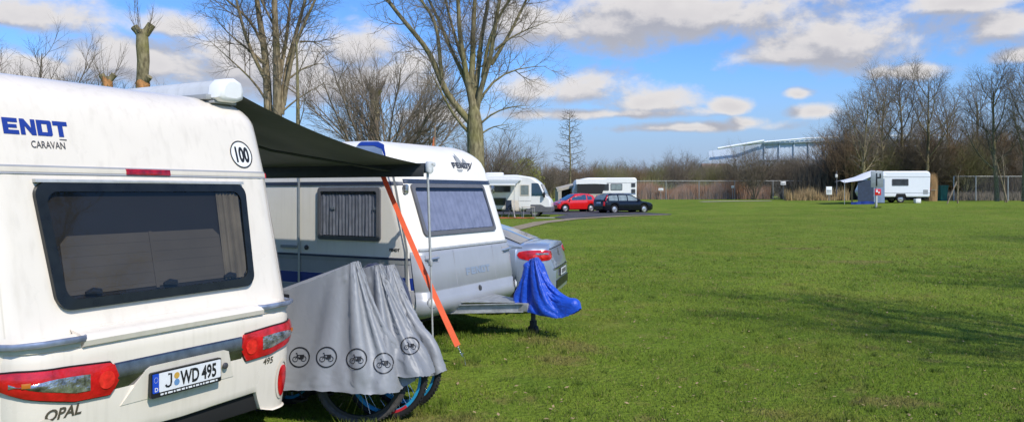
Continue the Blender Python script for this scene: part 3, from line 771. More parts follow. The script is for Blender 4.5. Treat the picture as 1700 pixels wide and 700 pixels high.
# door, strips
mb = MB(); slabpatch(mb, Lf, rr(.20, 1.70, .50, 1.865, .03, 4), .008); 
wrapband('side_trim', M['alu'], 1.913, 1.921, 4.6, .99, .011)
mb = MB()
for v in (1.735,): 
    stroke(mb, Lf, [(v, .42), (v, 2.02)], .035, .012); 
mb.build('door_strip', M['alu'], c2)
mb = MB(); stroke(mb, Lf, [(.13, .45), (.135, 1.15), (.30, 1.9), (.36, 2.1)], .032, .013); mb.build('corner_strip', M['alu'], c2)
mb = MB(); slabpatch(mb, Lf, [(1.77, 1.118), (2.02, 1.118), (2.02, 1.15), (1.77, 1.15)], .03); mb.build('door_handle', M['greyrail'], c2)
mb = MB(); mb.lathe([(.03, 0), (.03, .012), (.02, .02), (.001, .02)], Matrix.Translation(Lf(1.62, 1.13, 0)) @ Matrix.Rotation(-PI/2, 4, 'Y'), 16); mb.build('door_lock', M['text'], c2)
mb = MB(); text_patch(mb, lambda s, z, o=0: Lf(.385-s, z, o), 'FENDT', 0, 1.128, .045, .004, bold=.04, sx=1.05); mb.build('side_lettering', M['ink'], c2)
# blue arc near the roof edge
def roofpt(v, z, off):
    a = math.asin(max(0, min(1, (z-2.135)/.27))); return (-(W2-.27*(1-math.cos(a)))-off*math.cos(a), v, z+off*math.sin(a))
arc = interp([(.36, 2.14), (.39, 2.24), (.46, 2.335), (.60, 2.378), (.85, 2.385), (1.5, 2.385)])
for nm, m_, w0, w1_ in (('roof_stripe', 'navy', .0, .05), ('roof_stripe', 'paleblue', .056, .12)):
    mb = MB(); rows = []
    for i in range(30):
        v = .36+.50*(i/29)**1.3
        rows.append([roofpt(v+.06, arc(v)-w1_+(w1_-w0)*j/4, .006) for j in range(5)])
    mb.grid(rows); mb.build(nm, M[m_], c2, 60)
def caravan_window(parent, S, s0, s1, z0, z1, r, curtain, nf=14, name='window', latches=((.5, .08),), taper=0, skew=0):
    sk = (lambda pts: [(x+skew*(z1-z), z) for x, z in pts]) if skew else (lambda p: p)
    mb = MB(); ring(mb, S, sk(rr(s0, s1, z0, z1, r, 5)), sk(rr(s0+.045, s1-.045, z0+.045, z1-.045, r*.8, 5)), .026, .032)
    f = mb.build(name, M['wframe'], parent, 35)
    mb = MB(); fill(mb, S, sk(rr(s0+.03, s1-.03, z0+.03, z1-.03, r*.8, 5)), .003); mb.build('backing', M['interior'], f)
    mb = MB(); rows = []
    W = s1-s0-.10; n = 96
    for i in range(n+1):
        s = s0+.05+W*i/n
        e = math.sin(2*PI*nf*i/n)+.6*math.sin(2*PI*nf*.37*i/n+1)
        row = []
        for j in range(7):
            z = z0+.055+(z1-z0-.14)*j/6; row.append(S(s+.012*math.sin(j*.9+i*.3)*0+skew*(z1-z), z, .011+.005*e*(1-.4*j/6)+.002*math.sin(i*.7+j)))
        rows.append(row)
    mb.grid(rows); mb.build('curtain', M[curtain], f, 60)
    mb = MB(); fill(mb, S, sk(rr(s0+.02, s1-.02, z0+.02, z1-.02, r*.8, 5)), .025); mb.build('pane', M['clear'], f)
    for fx, fz in latches:
        mb = MB(); s = s0+(s1-s0)*fx; z = z0+(z1-z0)*fz; patch(mb, S, s-.03, s+.03, z-.012, z+.018, .024, .012, 2, 1)
        mb.build('latch', M['alu'], f)
    return f
Lw = lambda s, z, off=0: Lf(s, z, off+.008)
caravan_window(c2, Lf, .50, 1.43, 1.235, 1.85, .04, 'curtain_dim', 17, latches=((.08, .6), (.75, .6)))
# front window, front trims
S2c = lambda s, z, off=0: (s, y2s(z)-off*.945, z+off*.3)
caravan_window(c2, S2c, -.90, .74, 1.29, 1.885, .05, 'curtain_grey', 17, latches=((.1, .05), (.5, .05), (.93, .05)))
mb = MB(); patch(mb, S2, -.98, .98, 1.90, 1.92, .012, .014, 24); patch(mb, S2, -.98, .98, 1.927, 1.945, .010, .012, 24); mb.build('front_trim', M['navy_line'], c2)
mb = MB(); patch(mb, S2, -1.02, 1.02, 1.135, 1.16, .022, .024, 24); mb.build('front_trim', M['alu'], c2)
# gas locker cover
mb = MB(); rows = []
for i in range(41):
    s = -1.12+2.24*i/40; row = []
    for z, o_ in ((.36, -.05), (.40, .03), (.47, .05), (.53, .05), (.60, .036), (.61, .030), (.66, .030), (.67, .022), (.69, .022), (.70, .030), (.9, .030), (1.08, .026), (1.12, .018), (1.13, .0)):
        sh = max(0, abs(s)-1.0)/.12; row.append(S2(s, z+(.0 if z > .6 else .02*0), o_-.012*sh))
    rows.append(row)
mb.grid(rows); gl = mb.build('gas_locker', M['locker'], c2, 50)
mb = MB()
for s in (-.42, .50): stroke(mb, S2, [(s, .70), (s, 1.12)], .008, .0305)
stroke(mb, S2, [(-.95, .655), (.95, .655)], .012, .032)
mb.build('panel_groove', M['greyband'], gl)
mb = MB(); block_text(mb, S2, 'FENDT', -.20, .80, .105, .085, .034, .10); mb.build('embossed_lettering', M['silverpaint'], gl)
mb = MB(); mb.lathe([(.02, 0), (.02, .01), (.001, .012)], Matrix.Translation(S2(.06, .635, .03)) @ Matrix.Rotation(PI/2, 4, 'X'), 14); mb.box(S2(.06, .615, .04), (.05, .02, .05), .006); mb.build('locker_lock', M['text'], gl)
for s in (-.86, .86):
    mb = MB()
    patch(mb, S2, s-.11, s+.11, 1.0, 1.08, .032, .006, 6); h = mb.build('hand_grip', M['greyband'], c2)
    mb = MB(); mb.tube([S2(s-.11, 1.035, .02), S2(s-.09, 1.04, .06), S2(s+.07, 1.05, .06), S2(s+.10, 1.05, .02)], .014, 8); mb.build('bar', M['silverpaint'], h)
    mb = MB(); mb.box(S2(s*1.14, 1.83, .02), (.07, .05, .11), .02); mb.build('marker_lamp', M['lens'], c2)
    p = Vector(S2(s*1.12, .57, .045)); mb = MB(); mb.lathe([(.045, 0), (.045, .012), (.03, .022), (.001, .024)], Matrix.Translation(p) @ Matrix.Rotation(math.copysign(.5, s), 4, 'Z') @ Matrix.Rotation(PI/2, 4, 'X'), 18)
    lamp = mb.build('position_lamp', M['white'], c2); mb = MB(); mb.lathe([(.06, -.004), (.062, .010), (.046, .010)], Matrix.Translation(p) @ Matrix.Rotation(math.copysign(.5, s), 4, 'Z') @ Matrix.Rotation(PI/2, 4, 'X'), 18); mb.build('lamp_ring', M['greyband'], lamp)
# logo on the brow: three grey peaks, dark letters
mb = MB()
for x0, x1, xm, h in ((.27, .43, .345, .17), (.40, .56, .49, .11)):
    mb.fan([S2(x0, 2.13, .004), S2(x1, 2.13, .004), S2((xm+x1)/2, 2.13+h*.6, .004), S2(xm, 2.13+h, .004), S2((xm+x0)/2, 2.13+h*.65, .004)])
mb.fan([S2(.22, 2.085, .004), S2(.38, 2.085, .004), S2(.33, 2.055, .004), S2(.25, 2.055, .004)])
lg = mb.build('logo_peaks', M['greyrail'], c2)
mb = MB(); block_text(mb, S2, 'FENDT', .15, 2.10, .082, .075, .006, .12)
for k in range(4): stroke(mb, S2, [(.47+.05*k*.6, 2.07+.012*k), (.60+.02*k, 2.14+.014*k)], .014, .0065)
mb.build('logo_lettering', M['text'], c2)
# drawbar
mb = MB()
for sg in (-1, 1):
    a, b = Vector((sg*.70, .55, .40)), Vector((sg*.05, -.78, .44))
    t = (b-a).normalized(); n = Vector((0, 0, 1)); w = t.cross(n)*sg
    for dz, dw, hh, ww in ((0, .0, .10, .008), (.048, -.025, .008, .055), (-.048, -.025, .008, .055)):
        mid_ = (a+b)/2+Vector((0, 0, dz))+w*dw; L_ = (b-a).length
        R_ = Matrix((w, t, t.cross(w)*-1)).transposed() if False else Matrix((t.cross(n).normalized(), t, n)).transposed()
        mb.box(mid_, (ww, L_, hh), 0, rot=R_)
mb.box((0, -.70, .44), (.16, .30, .10), .01)
db = mb.build('drawbar', M['galv'], c2, 30)
mb = MB(); mb.fan([(-.55, .12, .505), (.55, .12, .505), (.10, -.68, .505), (-.10, -.68, .505)]); mb.fan([(-.55, .12, .495), (.55, .12, .495), (.10, -.68, .495), (-.10, -.68, .495)])
mb.grid([[(-.55, .12, z), (.55, .12, z), (.10, -.68, z), (-.10, -.68, z)] for z in (.495, .505)], close_u=True)
mb.build('deck_plate', M['galv'], db, 0)
mb = MB(); mb.tube([(.04, -.80, .46), (.05, -1.18, .47)], .030, 12); mb.box((.05, -1.22, .47), (.07, .12, .07), .025); mb.tube([(.05, -1.1, .50), (.05, -.95, .58)], .012, 8); mb.build('coupling', M['text'], db)
gz = ground(*(T2 @ Vector((1.15, -.86, 0))).xy)
mb = MB(); mb.tube([(.05, -.86, .80), (.05, -.86, gz+.10)], .028, 12); mb.build('jockey_post', M['text'], db)
Mx = Matrix.Translation((.05, -.86, gz+.06)) @ Matrix.Rotation(PI/2, 4, 'Y'); mb = MB(); mb.lathe([(.02, -.03), (.05, -.035), (.065, -.02), (.065, .02), (.05, .035), (.02, .03)], Mx, 20, True); mb.box((.05, -.86, gz+.11), (.09, .06, .12), .01)
mb.build('jockey_wheel', M['rubber'], db)
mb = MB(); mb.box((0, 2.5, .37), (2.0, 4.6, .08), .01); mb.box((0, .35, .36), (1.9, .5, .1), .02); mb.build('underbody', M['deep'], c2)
for sg in (-1, 1): wheel(c2, (sg*.97, 2.5, .31), .31, .19)

# blue hitch cover
hc = thing('hitch_cover', 'bright blue nylon cover draped over the caravan coupling and jockey post', 'cover', tuple(T2 @ Vector((1.15, -.86, 0))), TH-PI/2)
P = drape(4, -.035, .04, .955, .955, -.22, .64, .24, .52, steps=46, iters=16, NT=120, NR=34, hem=.72, PX=.92, bend=.05, caps=[((0, 0, .3), (0, 0, .93), .055), ((-.07, -.03, .92), (.08, .04, .92), .045), ((.05, 0, .47), (.52, 0, .49), .085), ((-.4, 0, .46), (0, 0, .46), .09)], discs=[])
mb = MB(); mb.grid([[tuple(p) for p in r] for r in P], close_u=True); mb.fan([tuple(p) for p in P[0][::-1]]); mb.build('fabric', M['bluecover'], hc, 180)

# ================================================================== CARS
def car(name, label, loc, heading, paint, L, W, H, top, roof, wheels, R, side_wins, ws, rw, width=None, group=None, zb0=.20, rim='rimsilver', wtop=.74, glass='carblue_glass'):
    """x runs from the rear bumper (0) to the nose (L); top/roof are (x,z) profiles"""
    o = thing(name, label, 'car', (loc[0], loc[1], ground(*loc)-.005), heading, group)
    T = interp(top); RF = interp(roof)
    WD = interp(width or [(0, W*.36), (.08, W*.42), (.25, W*.475), (.7, W*.5), (L-1.0, W*.5), (L-.35, W*.46), (L-.08, W*.38), (L, W*.32)])
    def zbot(x):
        z = zb0+.10*max(0, (.3-x)/.3)+.06*max(0, (x-L+.3)/.3)
        for xw in wheels:
            d = abs(x-xw); ra = R*1.16
            if d < ra: z = max(z, R+math.sqrt(ra*ra-d*d)*.98-.01)
        return z
    xs = sorted(set([round(L*i/110, 4) for i in range(111)]+[.03, .06, .12]+[xw+sg*R*1.16*f for xw in wheels for sg in (-1, 1) for f in (1, .99, .96)]))
    mb = MB(); rows = []
    for x in xs:
        w, zt, zb = WD(x), T(x), zbot(x); zb = min(zb, zt-.05); h = zt-zb
        half = [(w*.86, zb), (w*.97, zb+.04*min(1, h*3)), (w, zb+h*.35), (w*1.0, zb+h*.62), (w*.985, zt-.10*min(1, h)), (w*.955, zt-.035), (w*.90, zt-.006), (w*.5, zt+.018), (0, zt+.025)]
        rows.append([(x, -a, b) for a, b in half]+[(x, a, b) for a, b in half[-2::-1]])
    mb.grid(rows, close_u=True); mb.fan(rows[0]); mb.fan(rows[-1][::-1])
    bodyv, bodyf = list(mb.v), list(mb.f)
    body = mb.build('body', M[paint], o, 38)
    # cabin
    x0, x1 = roof[0][0], roof[-1][0]
    def sect(x):
        zb = T(x)-.03; zt = max(RF(x), zb+.012); w0 = WD(x)*.955; k = min(1, (zt-zb)/(H-T(L*.5)))
        wt = w0+(W*.5*wtop-w0)*k; return zb, zt, w0, wt
    def half(x):
        zb, zt, w0, wt = sect(x); h = zt-zb
        pts = [(w0, zb), (w0+(wt-w0)*.30+.012, zb+h*.33), (w0+(wt-w0)*.62+.014, zb+h*.66), (wt+.01, zt-.09*min(1, h*2)), (wt-.05, zt-.02*min(1, h*3)), (wt*.55, zt+.012), (0, zt+.018)]
        return pts
    mb = MB(); rows = []
    cxs = sorted(set([x0+(x1-x0)*i/60 for i in range(61)]+[p[0] for p in roof]))
    for x in cxs:
        hf = half(x); rows.append([(x, -a, b) for a, b in hf]+[(x, a, b) for a, b in hf[-2::-1]])
    mb.grid(rows); mb.fan(rows[0]); mb.fan(rows[-1][::-1]); mb.build('cabin', M[paint], body, 50)
    def side(x, z, off=0, sg=-1):
        hf = half(x)
        for (a, b), (c, d) in zip(hf, hf[1:]):
            if z <= d: 
                y = a+(c-a)*(z-b)/(d-b+1e-6); break
        else: y = hf[3][0]
        return (x, sg*(y+off), z)
    for sg in (-1, 1):
        for k, (xa, xb, ta, tb) in enumerate(side_wins):
            mb = MB(); S = lambda s, z, off=0: side(s, z, off, sg)
            patch(mb, S, xa, xb, lambda s: T(s)+.02, lambda s: max(T(s)+.03, min(sect(s)[1]-.085, T(s)+.02+(ta+(tb-ta)*(s-xa)/(xb-xa))*9)), .006, .012, 16, 4)
            mb.build('side_window', M[glass], body, 40)
    for nm, (xa, xb, inset) in (('windscreen', ws), ('rear_window', rw)):
        mb = MB(); rows = []
        for i in range(13):
            x = xa+(xb-xa)*i/12; zb, zt, w0, wt = sect(x); wv = wt-inset
            rows.append([(x, wv*(-1+2*j/8), zt+.010+.018*(1-abs(-1+2*j/8))) for j in range(9)])
        mb.grid(rows); mb.build(nm, M[glass], body, 60)
    for xw in wheels:
        for sg in (-1, 1):
            wheel(o, (xw, sg*(W*.5-.115), R), R, .20, 'y', cap=rim)
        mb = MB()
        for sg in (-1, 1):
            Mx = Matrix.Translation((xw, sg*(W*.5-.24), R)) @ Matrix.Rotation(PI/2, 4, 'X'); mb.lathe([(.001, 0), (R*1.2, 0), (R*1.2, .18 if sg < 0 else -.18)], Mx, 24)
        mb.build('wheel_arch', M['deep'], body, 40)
    mb = MB(); mb.box((L*.5, 0, zb0+.03), (L*.88, W*.78, .10), .02); mb.build('floor_pan', M['deep'], o)
    mb = MB()
    for sg in (-1, 1):
        xm = ws[0]-.25 if ws[0] > ws[1] else ws[0]-.25
        mb.box((xm, sg*(W*.5+.07), T(xm)+.07), (.10, .18, .12), .03)
    mb.build('door_mirror', M[paint], o)
    bvh = BVHTree.FromPolygons([Vector(p) for p in bodyv], bodyf)
    return o, body, bvh, T

# silver saloon beside caravan 2: points away to the left, tail towards the right
hd = math.atan2(.20, -.98)
rear = Vector((.77, 12.1))
sil, sb, sbv, ST = car('parked_car', 'silver four-door coupe with big red tail lights half hidden behind the grey gas locker', (rear.x, rear.y), hd, 'silverpaint', 4.80, 1.86, 1.42,
    [(0, .62), (.02, .70), (.05, .78), (.09, .93), (.12, .985), (.30, 1.00), (.75, .985), (1.2, .96), (3.6, .95), (4.3, .84), (4.65, .70), (4.8, .60)],
    [(.46, 1.0), (.9, 1.17), (1.4, 1.325), (2.0, 1.40), (2.35, 1.42), (2.7, 1.39), (3.2, 1.20), (3.75, .97)], (.93, 3.70), .335,
    [(1.0, 1.95, .03, .05), (2.02, 3.3, .05, .04)], (3.70, 2.85, .06), (.50, 1.5, .07), width=[(0, .62), (.03, .70), (.08, .78), (.16, .85), (.35, .905), (.8, .93), (3.8, .93), (4.45, .86), (4.72, .70), (4.8, .58)])
sil.location.z = .02
def Sp(o, ex, ez, d): return proj(sbv, o, ex, ez, d)
for sg in (1, -1):
    # lamps wrap round the rear corners
    dd = Vector((.62, -sg*.78, 0)).normalized(); ex = Vector((.78, sg*.62, 0)) if sg > 0 else Vector((-.78, sg*.62, 0)) 
    S = Sp((.20, sg*.76, .865), (dd.y*-1 if sg < 0 else dd.y, -dd.x if sg < 0 else dd.x, 0) if False else tuple(Vector((-dd.y, dd.x, 0))), (0, 0, 1), tuple(dd))
    mb = MB(); 
    cs = .07*sg; patch(mb, S, cs-.28, cs+.28, lambda s: -.085*math.sqrt(max(0, 1-((s-cs)/.28)**2))**.8, lambda s: .072*math.sqrt(max(0, 1-((s-cs)/.28)**2))**.6, .010, .02, 26, 6, .004)
    l = mb.build('tail_light', M['red'], sb, 60)
    mb = MB(); 
    for c_ in (-.13, .02, .13): patch(mb, S, c_-.035, c_+.035, lambda s: -.02-.028*math.sqrt(max(0, 1-((s-c_)/.035)**2)), lambda s: -.02+.028*math.sqrt(max(0, 1-((s-c_)/.035)**2)), .018, .004, 10, 3, .001)
    mb.build('reflector', M['redbright'], l, 60)
    mb = MB(); patch(mb, S, -.07, .12, .005, .03, .018, .004, 8, 3, .001); mb.build('clear_lens', M['lens'], l, 60)
S = Sp((-.5, 0, .86), (0, -1, 0), (0, 0, 1), (1, 0, 0))
mb = MB(); stroke(mb, S, [(.055*math.cos(a), .055*math.sin(a)) for a in [i*PI/12 for i in range(24)]], .010, .008, True)
stroke(mb, S, [(-.035, .038), (-.012, -.002), (0, .014), (.012, -.002), (.035, .038)], .008, .009); stroke(mb, S, [(-.045, .008), (-.018, -.042), (0, -.006), (.018, -.042), (.045, .008)], .008, .009)
mb.build('badge', M['chrome'], sb)
mb = MB(); patch(mb, S, -.26, .26, -.345, -.225, .022, .022, 8, 2); pl = mb.build('number_plate', M['ink'], sb)
mb = MB(); patch(mb, S, -.252, .252, -.337, -.233, .026, .006, 8, 2); mb.build('plate_face', M['platewhite'], pl)
mb = MB()
for k in range(7): patch(mb, S, -.19+.06*k+.01, -.19+.06*k+.045, -.318, -.252, .0285, .003, 2, 1)
mb.build('plate_lettering', M['text'], pl)
mb = MB(); patch(mb, S, -.60, .60, -.50, -.38, .012, .014, 12, 2); mb.build('diffuser', M['black'], sb)
mb = MB(); patch(mb, S, -.70, .70, -.205, -.198, .006, .006, 14, 1); patch(mb, S, -.66, .66, .075, .084, .008, .006, 14, 1); mb.build('boot_line', M['deep'], sb)
mb = MB(); patch(mb, S, -.69, .69, -.225, -.21, .010, .010, 14, 1); mb.build('chrome_strip', M['chrome'], sb)

# red small hatchback, nose to the left and a little towards us
p = Vector((5.0, 63.6)); hd = math.radians(202)
Lr = 3.42; h_ = Vector((math.cos(hd), math.sin(hd)))
st = p-h_*Lr/2
red, rb, rbv, RT = car('parked_car', 'small bright red hatchback parked nose to the left beside the white motorhome', tuple(st), hd, 'redpaint', 3.42, 1.64, 1.47,
    [(0, .60), (.03, .80), (.06, .95), (2.55, .92), (3.0, .84), (3.3, .72), (3.42, .52)],
    [(.02, .96), (.10, 1.10), (.25, 1.33), (.6, 1.44), (1.2, 1.475), (1.8, 1.43), (2.25, 1.18), (2.75, .90)], (.52, 2.82), .30,
    [(.42, .85, .028, .045), (.95, 2.25, .05, .03)], (2.70, 1.90, .05), (.035, .24, .12), wtop=.76)
S = lambda o, sg: proj(rbv, (3.2, sg*.52, .72), (0, sg*1, 0), (0, 0, 1), (-1, -sg*.25, -.2))
for sg in (-1, 1):
    mb = MB(); patch(mb, S(0, sg), -.14, .16, -.07, .10, .012, .015, 8, 4, .02); mb.build('headlight', M['lens'], rb, 60)
    mb = MB(); S_ = proj(rbv, (.1, sg*.62, .85), (0, sg*1, 0), (0, 0, 1), (1, -sg*.2, 0)); patch(mb, S_, -.07, .07, -.15, .1, .012, .015, 6, 3, .01); mb.build('tail_light', M['reddark'], rb, 60)
S_ = proj(rbv, (3.6, 0, .42), (0, 1, 0), (0, 0, 1), (-1, 0, 0)); mb = MB(); patch(mb, S_, -.45, .45, -.06, .06, .008, .012, 8, 2); mb.build('grille', M['black'], rb)
mb = MB(); S_ = proj(rbv, (3.4, 0, .62), (0, 1, 0), (0, 0, 1), (-1, 0, -.3)); patch(mb, S_, -.06, .06, -.035, .035, .012, .012, 4, 2); mb.build('badge', M['chrome'], rb)

# dark estate, tail to the left and a little towards us
p = Vector((8.72, 61.2)); hd = math.radians(27); h_ = Vector((math.cos(hd), math.sin(hd))); Le = 4.75
st = p-h_*Le/2
est, eb, ebv, ET = car('parked_car', 'dark blue black estate car seen from its tail, right of the red hatchback', tuple(st), hd, 'navypaint', Le, 1.80, 1.47,
    [(0, .55), (.03, .72), (.07, .92), (.1, .95), (3.3, .93), (3.9, .88), (4.5, .76), (4.68, .66), (4.75, .5)],
    [(.08, .97), (.22, 1.20), (.40, 1.40), (.8, 1.455), (2.0, 1.47), (2.6, 1.42), (3.0, 1.20), (3.5, .93)], (.95, 3.72), .32,
    [(.45, 1.25, .05, .05), (1.35, 2.1, .05, .05), (2.2, 3.05, .05, .03)], (3.42, 2.66, .05), (.11, .37, .10), glass='farglass_pale', wtop=.78)  # pale glass colour stands in for bright surroundings showing through the windows
for sg in (-1, 1):
    S_ = proj(ebv, (.1, sg*.70, .80), (0, sg*1, 0), (0, 0, 1), (1, -sg*.45, 0)); mb = MB(); patch(mb, S_, -.09, .09, -.22, .14, .014, .02, 6, 4, .01); l = mb.build('tail_light', M['red'], eb, 60)
    mb = MB(); mb.tube([(.16, sg*.80, .96), (.28, sg*.735, 1.20), (.40, sg*.70, 1.38)], .045, 8); mb.build('upper_lamp', M['red'], l)
    mb = MB(); mb.tube([(.6, sg*.60, 1.49), (1.5, sg*.62, 1.52), (2.5, sg*.60, 1.49)], .018, 6); mb.build('roof_rail', M['black'], eb)
S_ = proj(ebv, (-.5, 0, .80), (0, -1, 0), (0, 0, 1), (1, 0, 0)); mb = MB(); patch(mb, S_, -.26, .26, -.06, .06, .014, .014, 4, 2); mb.build('number_plate', M['platewhite'], eb)
mb = MB(); patch(mb, S_, -.78, .78, -.30, -.26, .03, .03, 8, 2, .01); mb.build('bumper_strip', M['black'], eb)

# ================================================================== FAR CARAVANS, MOTORHOME
def slab(mb, poly, W, bev=.08):
    cx = sum(p[0] for p in poly)/len(poly); cz = sum(p[1] for p in poly)/len(poly)
    sx = max(p[0] for p in poly)-min(p[0] for p in poly); sz = max(p[1] for p in poly)-min(p[1] for p in poly)
    rows = []
    for y, i in ((-W, bev), (-W+bev*.3, bev*.3), (-W+bev, 0), (W-bev, 0), (W-bev*.3, bev*.3), (W, bev)):
        kx, kz = 1-2*i/sx, 1-2*i/sz
        rows.append([(cx+(x-cx)*kx, y, cz+(z-cz)*kz) for x, z in poly])
    mb.grid(rows, close_u=True); mb.fan(rows[0]); mb.fan(rows[-1][::-1])
def round_poly(poly, r, n=5):
    out = []; k = len(poly)
    for i in range(k):
        a, b, c = Vector(poly[i-1]), Vector(poly[i]), Vector(poly[(i+1) % k])
        u = (a-b); v = (c-b); rr_ = min(r, u.length*.45, v.length*.45); p0 = b+u.normalized()*rr_; p1 = b+v.normalized()*rr_
        for j in range(n+1):
            t = j/n; q = p0*(1-t)**2+b*2*t*(1-t)+p1*t*t; out.append((q.x, q.y))
    return out
def simple_window(parent, S, a0, a1, z0, z1, glass='farglass', name='window', fr='wframe'):
    mb = MB(); ring(mb, S, rr(a0, a1, z0, z1, .06, 3), rr(a0+.05, a1-.05, z0+.05, z1-.05, .04, 3), .03, .035); f = mb.build(name, M[fr], parent, 30)
    mb = MB(); fill(mb, S, rr(a0+.03, a1-.03, z0+.03, z1-.03, .05, 3), .024); mb.build('pane', M[glass], f)
    return f
# motorhome: nose to the right
mp = Vector((2.35, 53.0)); hd = math.radians(-8); h_ = Vector((math.cos(hd), math.sin(hd)))
mo = mp-h_*6.5
mh = thing('motorhome', 'white motorhome with a rolled-out side awning, nose to the right beside the red hatchback', 'motorhome', (mo.x, mo.y, ground(mp.x, mp.y)), hd)
poly = round_poly([(0, .45), (0, 2.75), (4.6, 2.78), (5.6, 2.62), (6.15, 2.2), (6.55, 1.35), (6.85, 1.05), (6.88, .45)], .18)
mb = MB(); slab(mb, poly, 1.12, .10); body = mb.build('body', M['whitepaint'], mh, 40)
Sm = plane_xz(-1.12)
simple_window(mh, Sm, 2.6, 4.2, 1.62, 2.05); simple_window(mh, Sm, 2.85, 3.9, .75, 1.25); simple_window(mh, Sm, 4.82, 5.45, 1.38, 2.12, 'farglass_pale', fr='shelf')
mb = MB(); slabpatch(mb, Sm, rr(4.72, 5.52, .55, 2.25, .05, 3), .012); mb.build('habitation_door', M['whitepaint'], mh)
mb = MB(); slabpatch(mb, Sm, [(5.60, 1.38), (6.42, 1.38), (6.05, 2.22), (5.60, 2.22)], .02); cd = mb.build('cab_window', M['carblue_glass'], mh, 0)
mb = MB(); mb.grid([[(x, y, z) for x, z in ((6.56, 1.36), (6.17, 2.2))] for y in (-.98, 0, .98)]); 
mb = MB(); mb.fan([(6.575, -.98, 1.38), (6.575, .98, 1.38), (6.21, .95, 2.17), (6.21, -.95, 2.17)]); mb.build('windscreen', M['carblue_glass'], mh, 0)
mb = MB(); mb.box((6.45, -1.28, 1.45), (.12, .2, .38), .04); mb.box((6.45, -1.17, 1.5), (.05, .2, .05)); mb.build('wing_mirror', M['black'], mh)
mb = MB(); slab(mb, round_poly([(5.2, .30), (5.2, .50), (5.45, .82), (6.25, .82), (6.5, .66), (6.93, .66), (6.93, .30)], .08), 1.125, .03); mb.build('cab_skirt', M['wframe'], mh, 30)
mb = MB(); slabpatch(mb, Sm, [(0, 1.02), (5.55, 1.02), (5.55, 1.05), (0, 1.05)], .012); mb.build('side_moulding', M['greyrail'], mh)
for x in (1.6, 5.82):
    for sg in (-1, 1): wheel(mh, (x, sg*.99, .34), .34, .22, 'y')
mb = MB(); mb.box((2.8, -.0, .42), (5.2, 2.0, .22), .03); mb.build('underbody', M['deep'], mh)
mb = MB(); mb.box((2.95, 0, 2.86), (1.15, .8, .20), .07); mb.build('roof_hatch', M['whitepaint'], mh)
ma = thing('awning', 'white rolled-out awning on the side of the distant motorhome', 'awning', (mo.x, mo.y, ground(mp.x, mp.y)), hd)
mb = MB(); mb.box((2.75, -1.18, 2.42), (4.3, .12, .13), .03); mb.build('cassette', M['cassette'], ma)
mb = MB(); mb.grid([[(.7+4.1*i/10, -1.2-2.2*j/6, 2.42-.30*j/6-.04*math.sin(PI*j/6)) for i in range(11)] for j in range(7)]); mb.build('fabric', cloth_mat('pale_awning', (.55, .60, .58), .7, trans=.35), ma, 180)
mb = MB(); mb.box((2.75, -3.42, 2.10), (4.15, .06, .10), .02); mb.build('lead_rail', M['white'], ma)
for x in (.72, 4.75): mb = MB(); mb.tube([(x, -3.42, 2.08), (x, -3.42, .0)], .022, 6); mb.build('pole', M['alu'], ma)
# camping furniture in front of the motorhome
def chair(label, x, y, rz, cloth, frame):
    o = thing('camping_chair', label, 'chair', (x, y, ground(x, y)), rz, 'camping chairs by the motorhome')
    mb = MB(); mb.box((0, 0, .43), (.50, .46, .04), .015); mb.build('seat', M[cloth], o)
    mb = MB(); mb.box((0, .27, .78), (.50, .04, .66), .015, rot=Matrix.Rotation(-.22, 3, 'X')); mb.build('backrest', M[cloth], o)
    for sg in (-1, 1):
        mb = MB(); mb.tube([(sg*.27, -.22, 0), (sg*.27, .20, .62), (sg*.27, .30, 1.05)], .016, 6); mb.tube([(sg*.27, .24, 0), (sg*.27, -.22, .62), (sg*.27, .22, .64)], .016, 6); mb.build('side_frame', M[frame], o)
    return o
chair('pale tan folding camping chair in front of the motorhome', .35, 50.9, .5, 'canvas', 'palewood')
chair('dark blue folding camping chair under the motorhome awning', -.35, 51.2, -.6, 'slate', 'wframe')
tb = thing('camping_table', 'small folding camping table with pale top beside the tan chair', 'table', (1.05, 50.5, ground(1.05, 50.5)), .2)
mb = MB(); mb.box((0, 0, .68), (.8, .6, .03), .01); mb.build('tabletop', M['canvas'], tb)
for sx in (-1, 1):
    for sy in (-1, 1): mb = MB(); mb.tube([(sx*.34, sy*.25, .67), (sx*.38, sy*.28, 0)], .014, 6); mb.build('leg', M['alu'], tb)
mt = MB(); mt.grid([[(-1.2+2.6*i/8, 48.6+1.2*j/4, ground(-1.2+2.6*i/8, 48.6+1.2*j/4)+.03+.012*math.sin(i*2+j)) for i in range(9)] for j in range(5)])
tag(mt.build('ground_mat', M['orangered'], None), 'orange red ground mat on the grass in front of the motorhome', 'mat')
mt = MB(); mt.grid([[(1.5+1.2*i/8, 48.9+.9*j/4, ground(1.5+1.2*i/8, 48.9+.9*j/4)+.03) for i in range(9)] for j in range(5)])
tag(mt.build('ground_mat', M['palewood'], None), 'pale ground mat right of the orange one', 'mat')

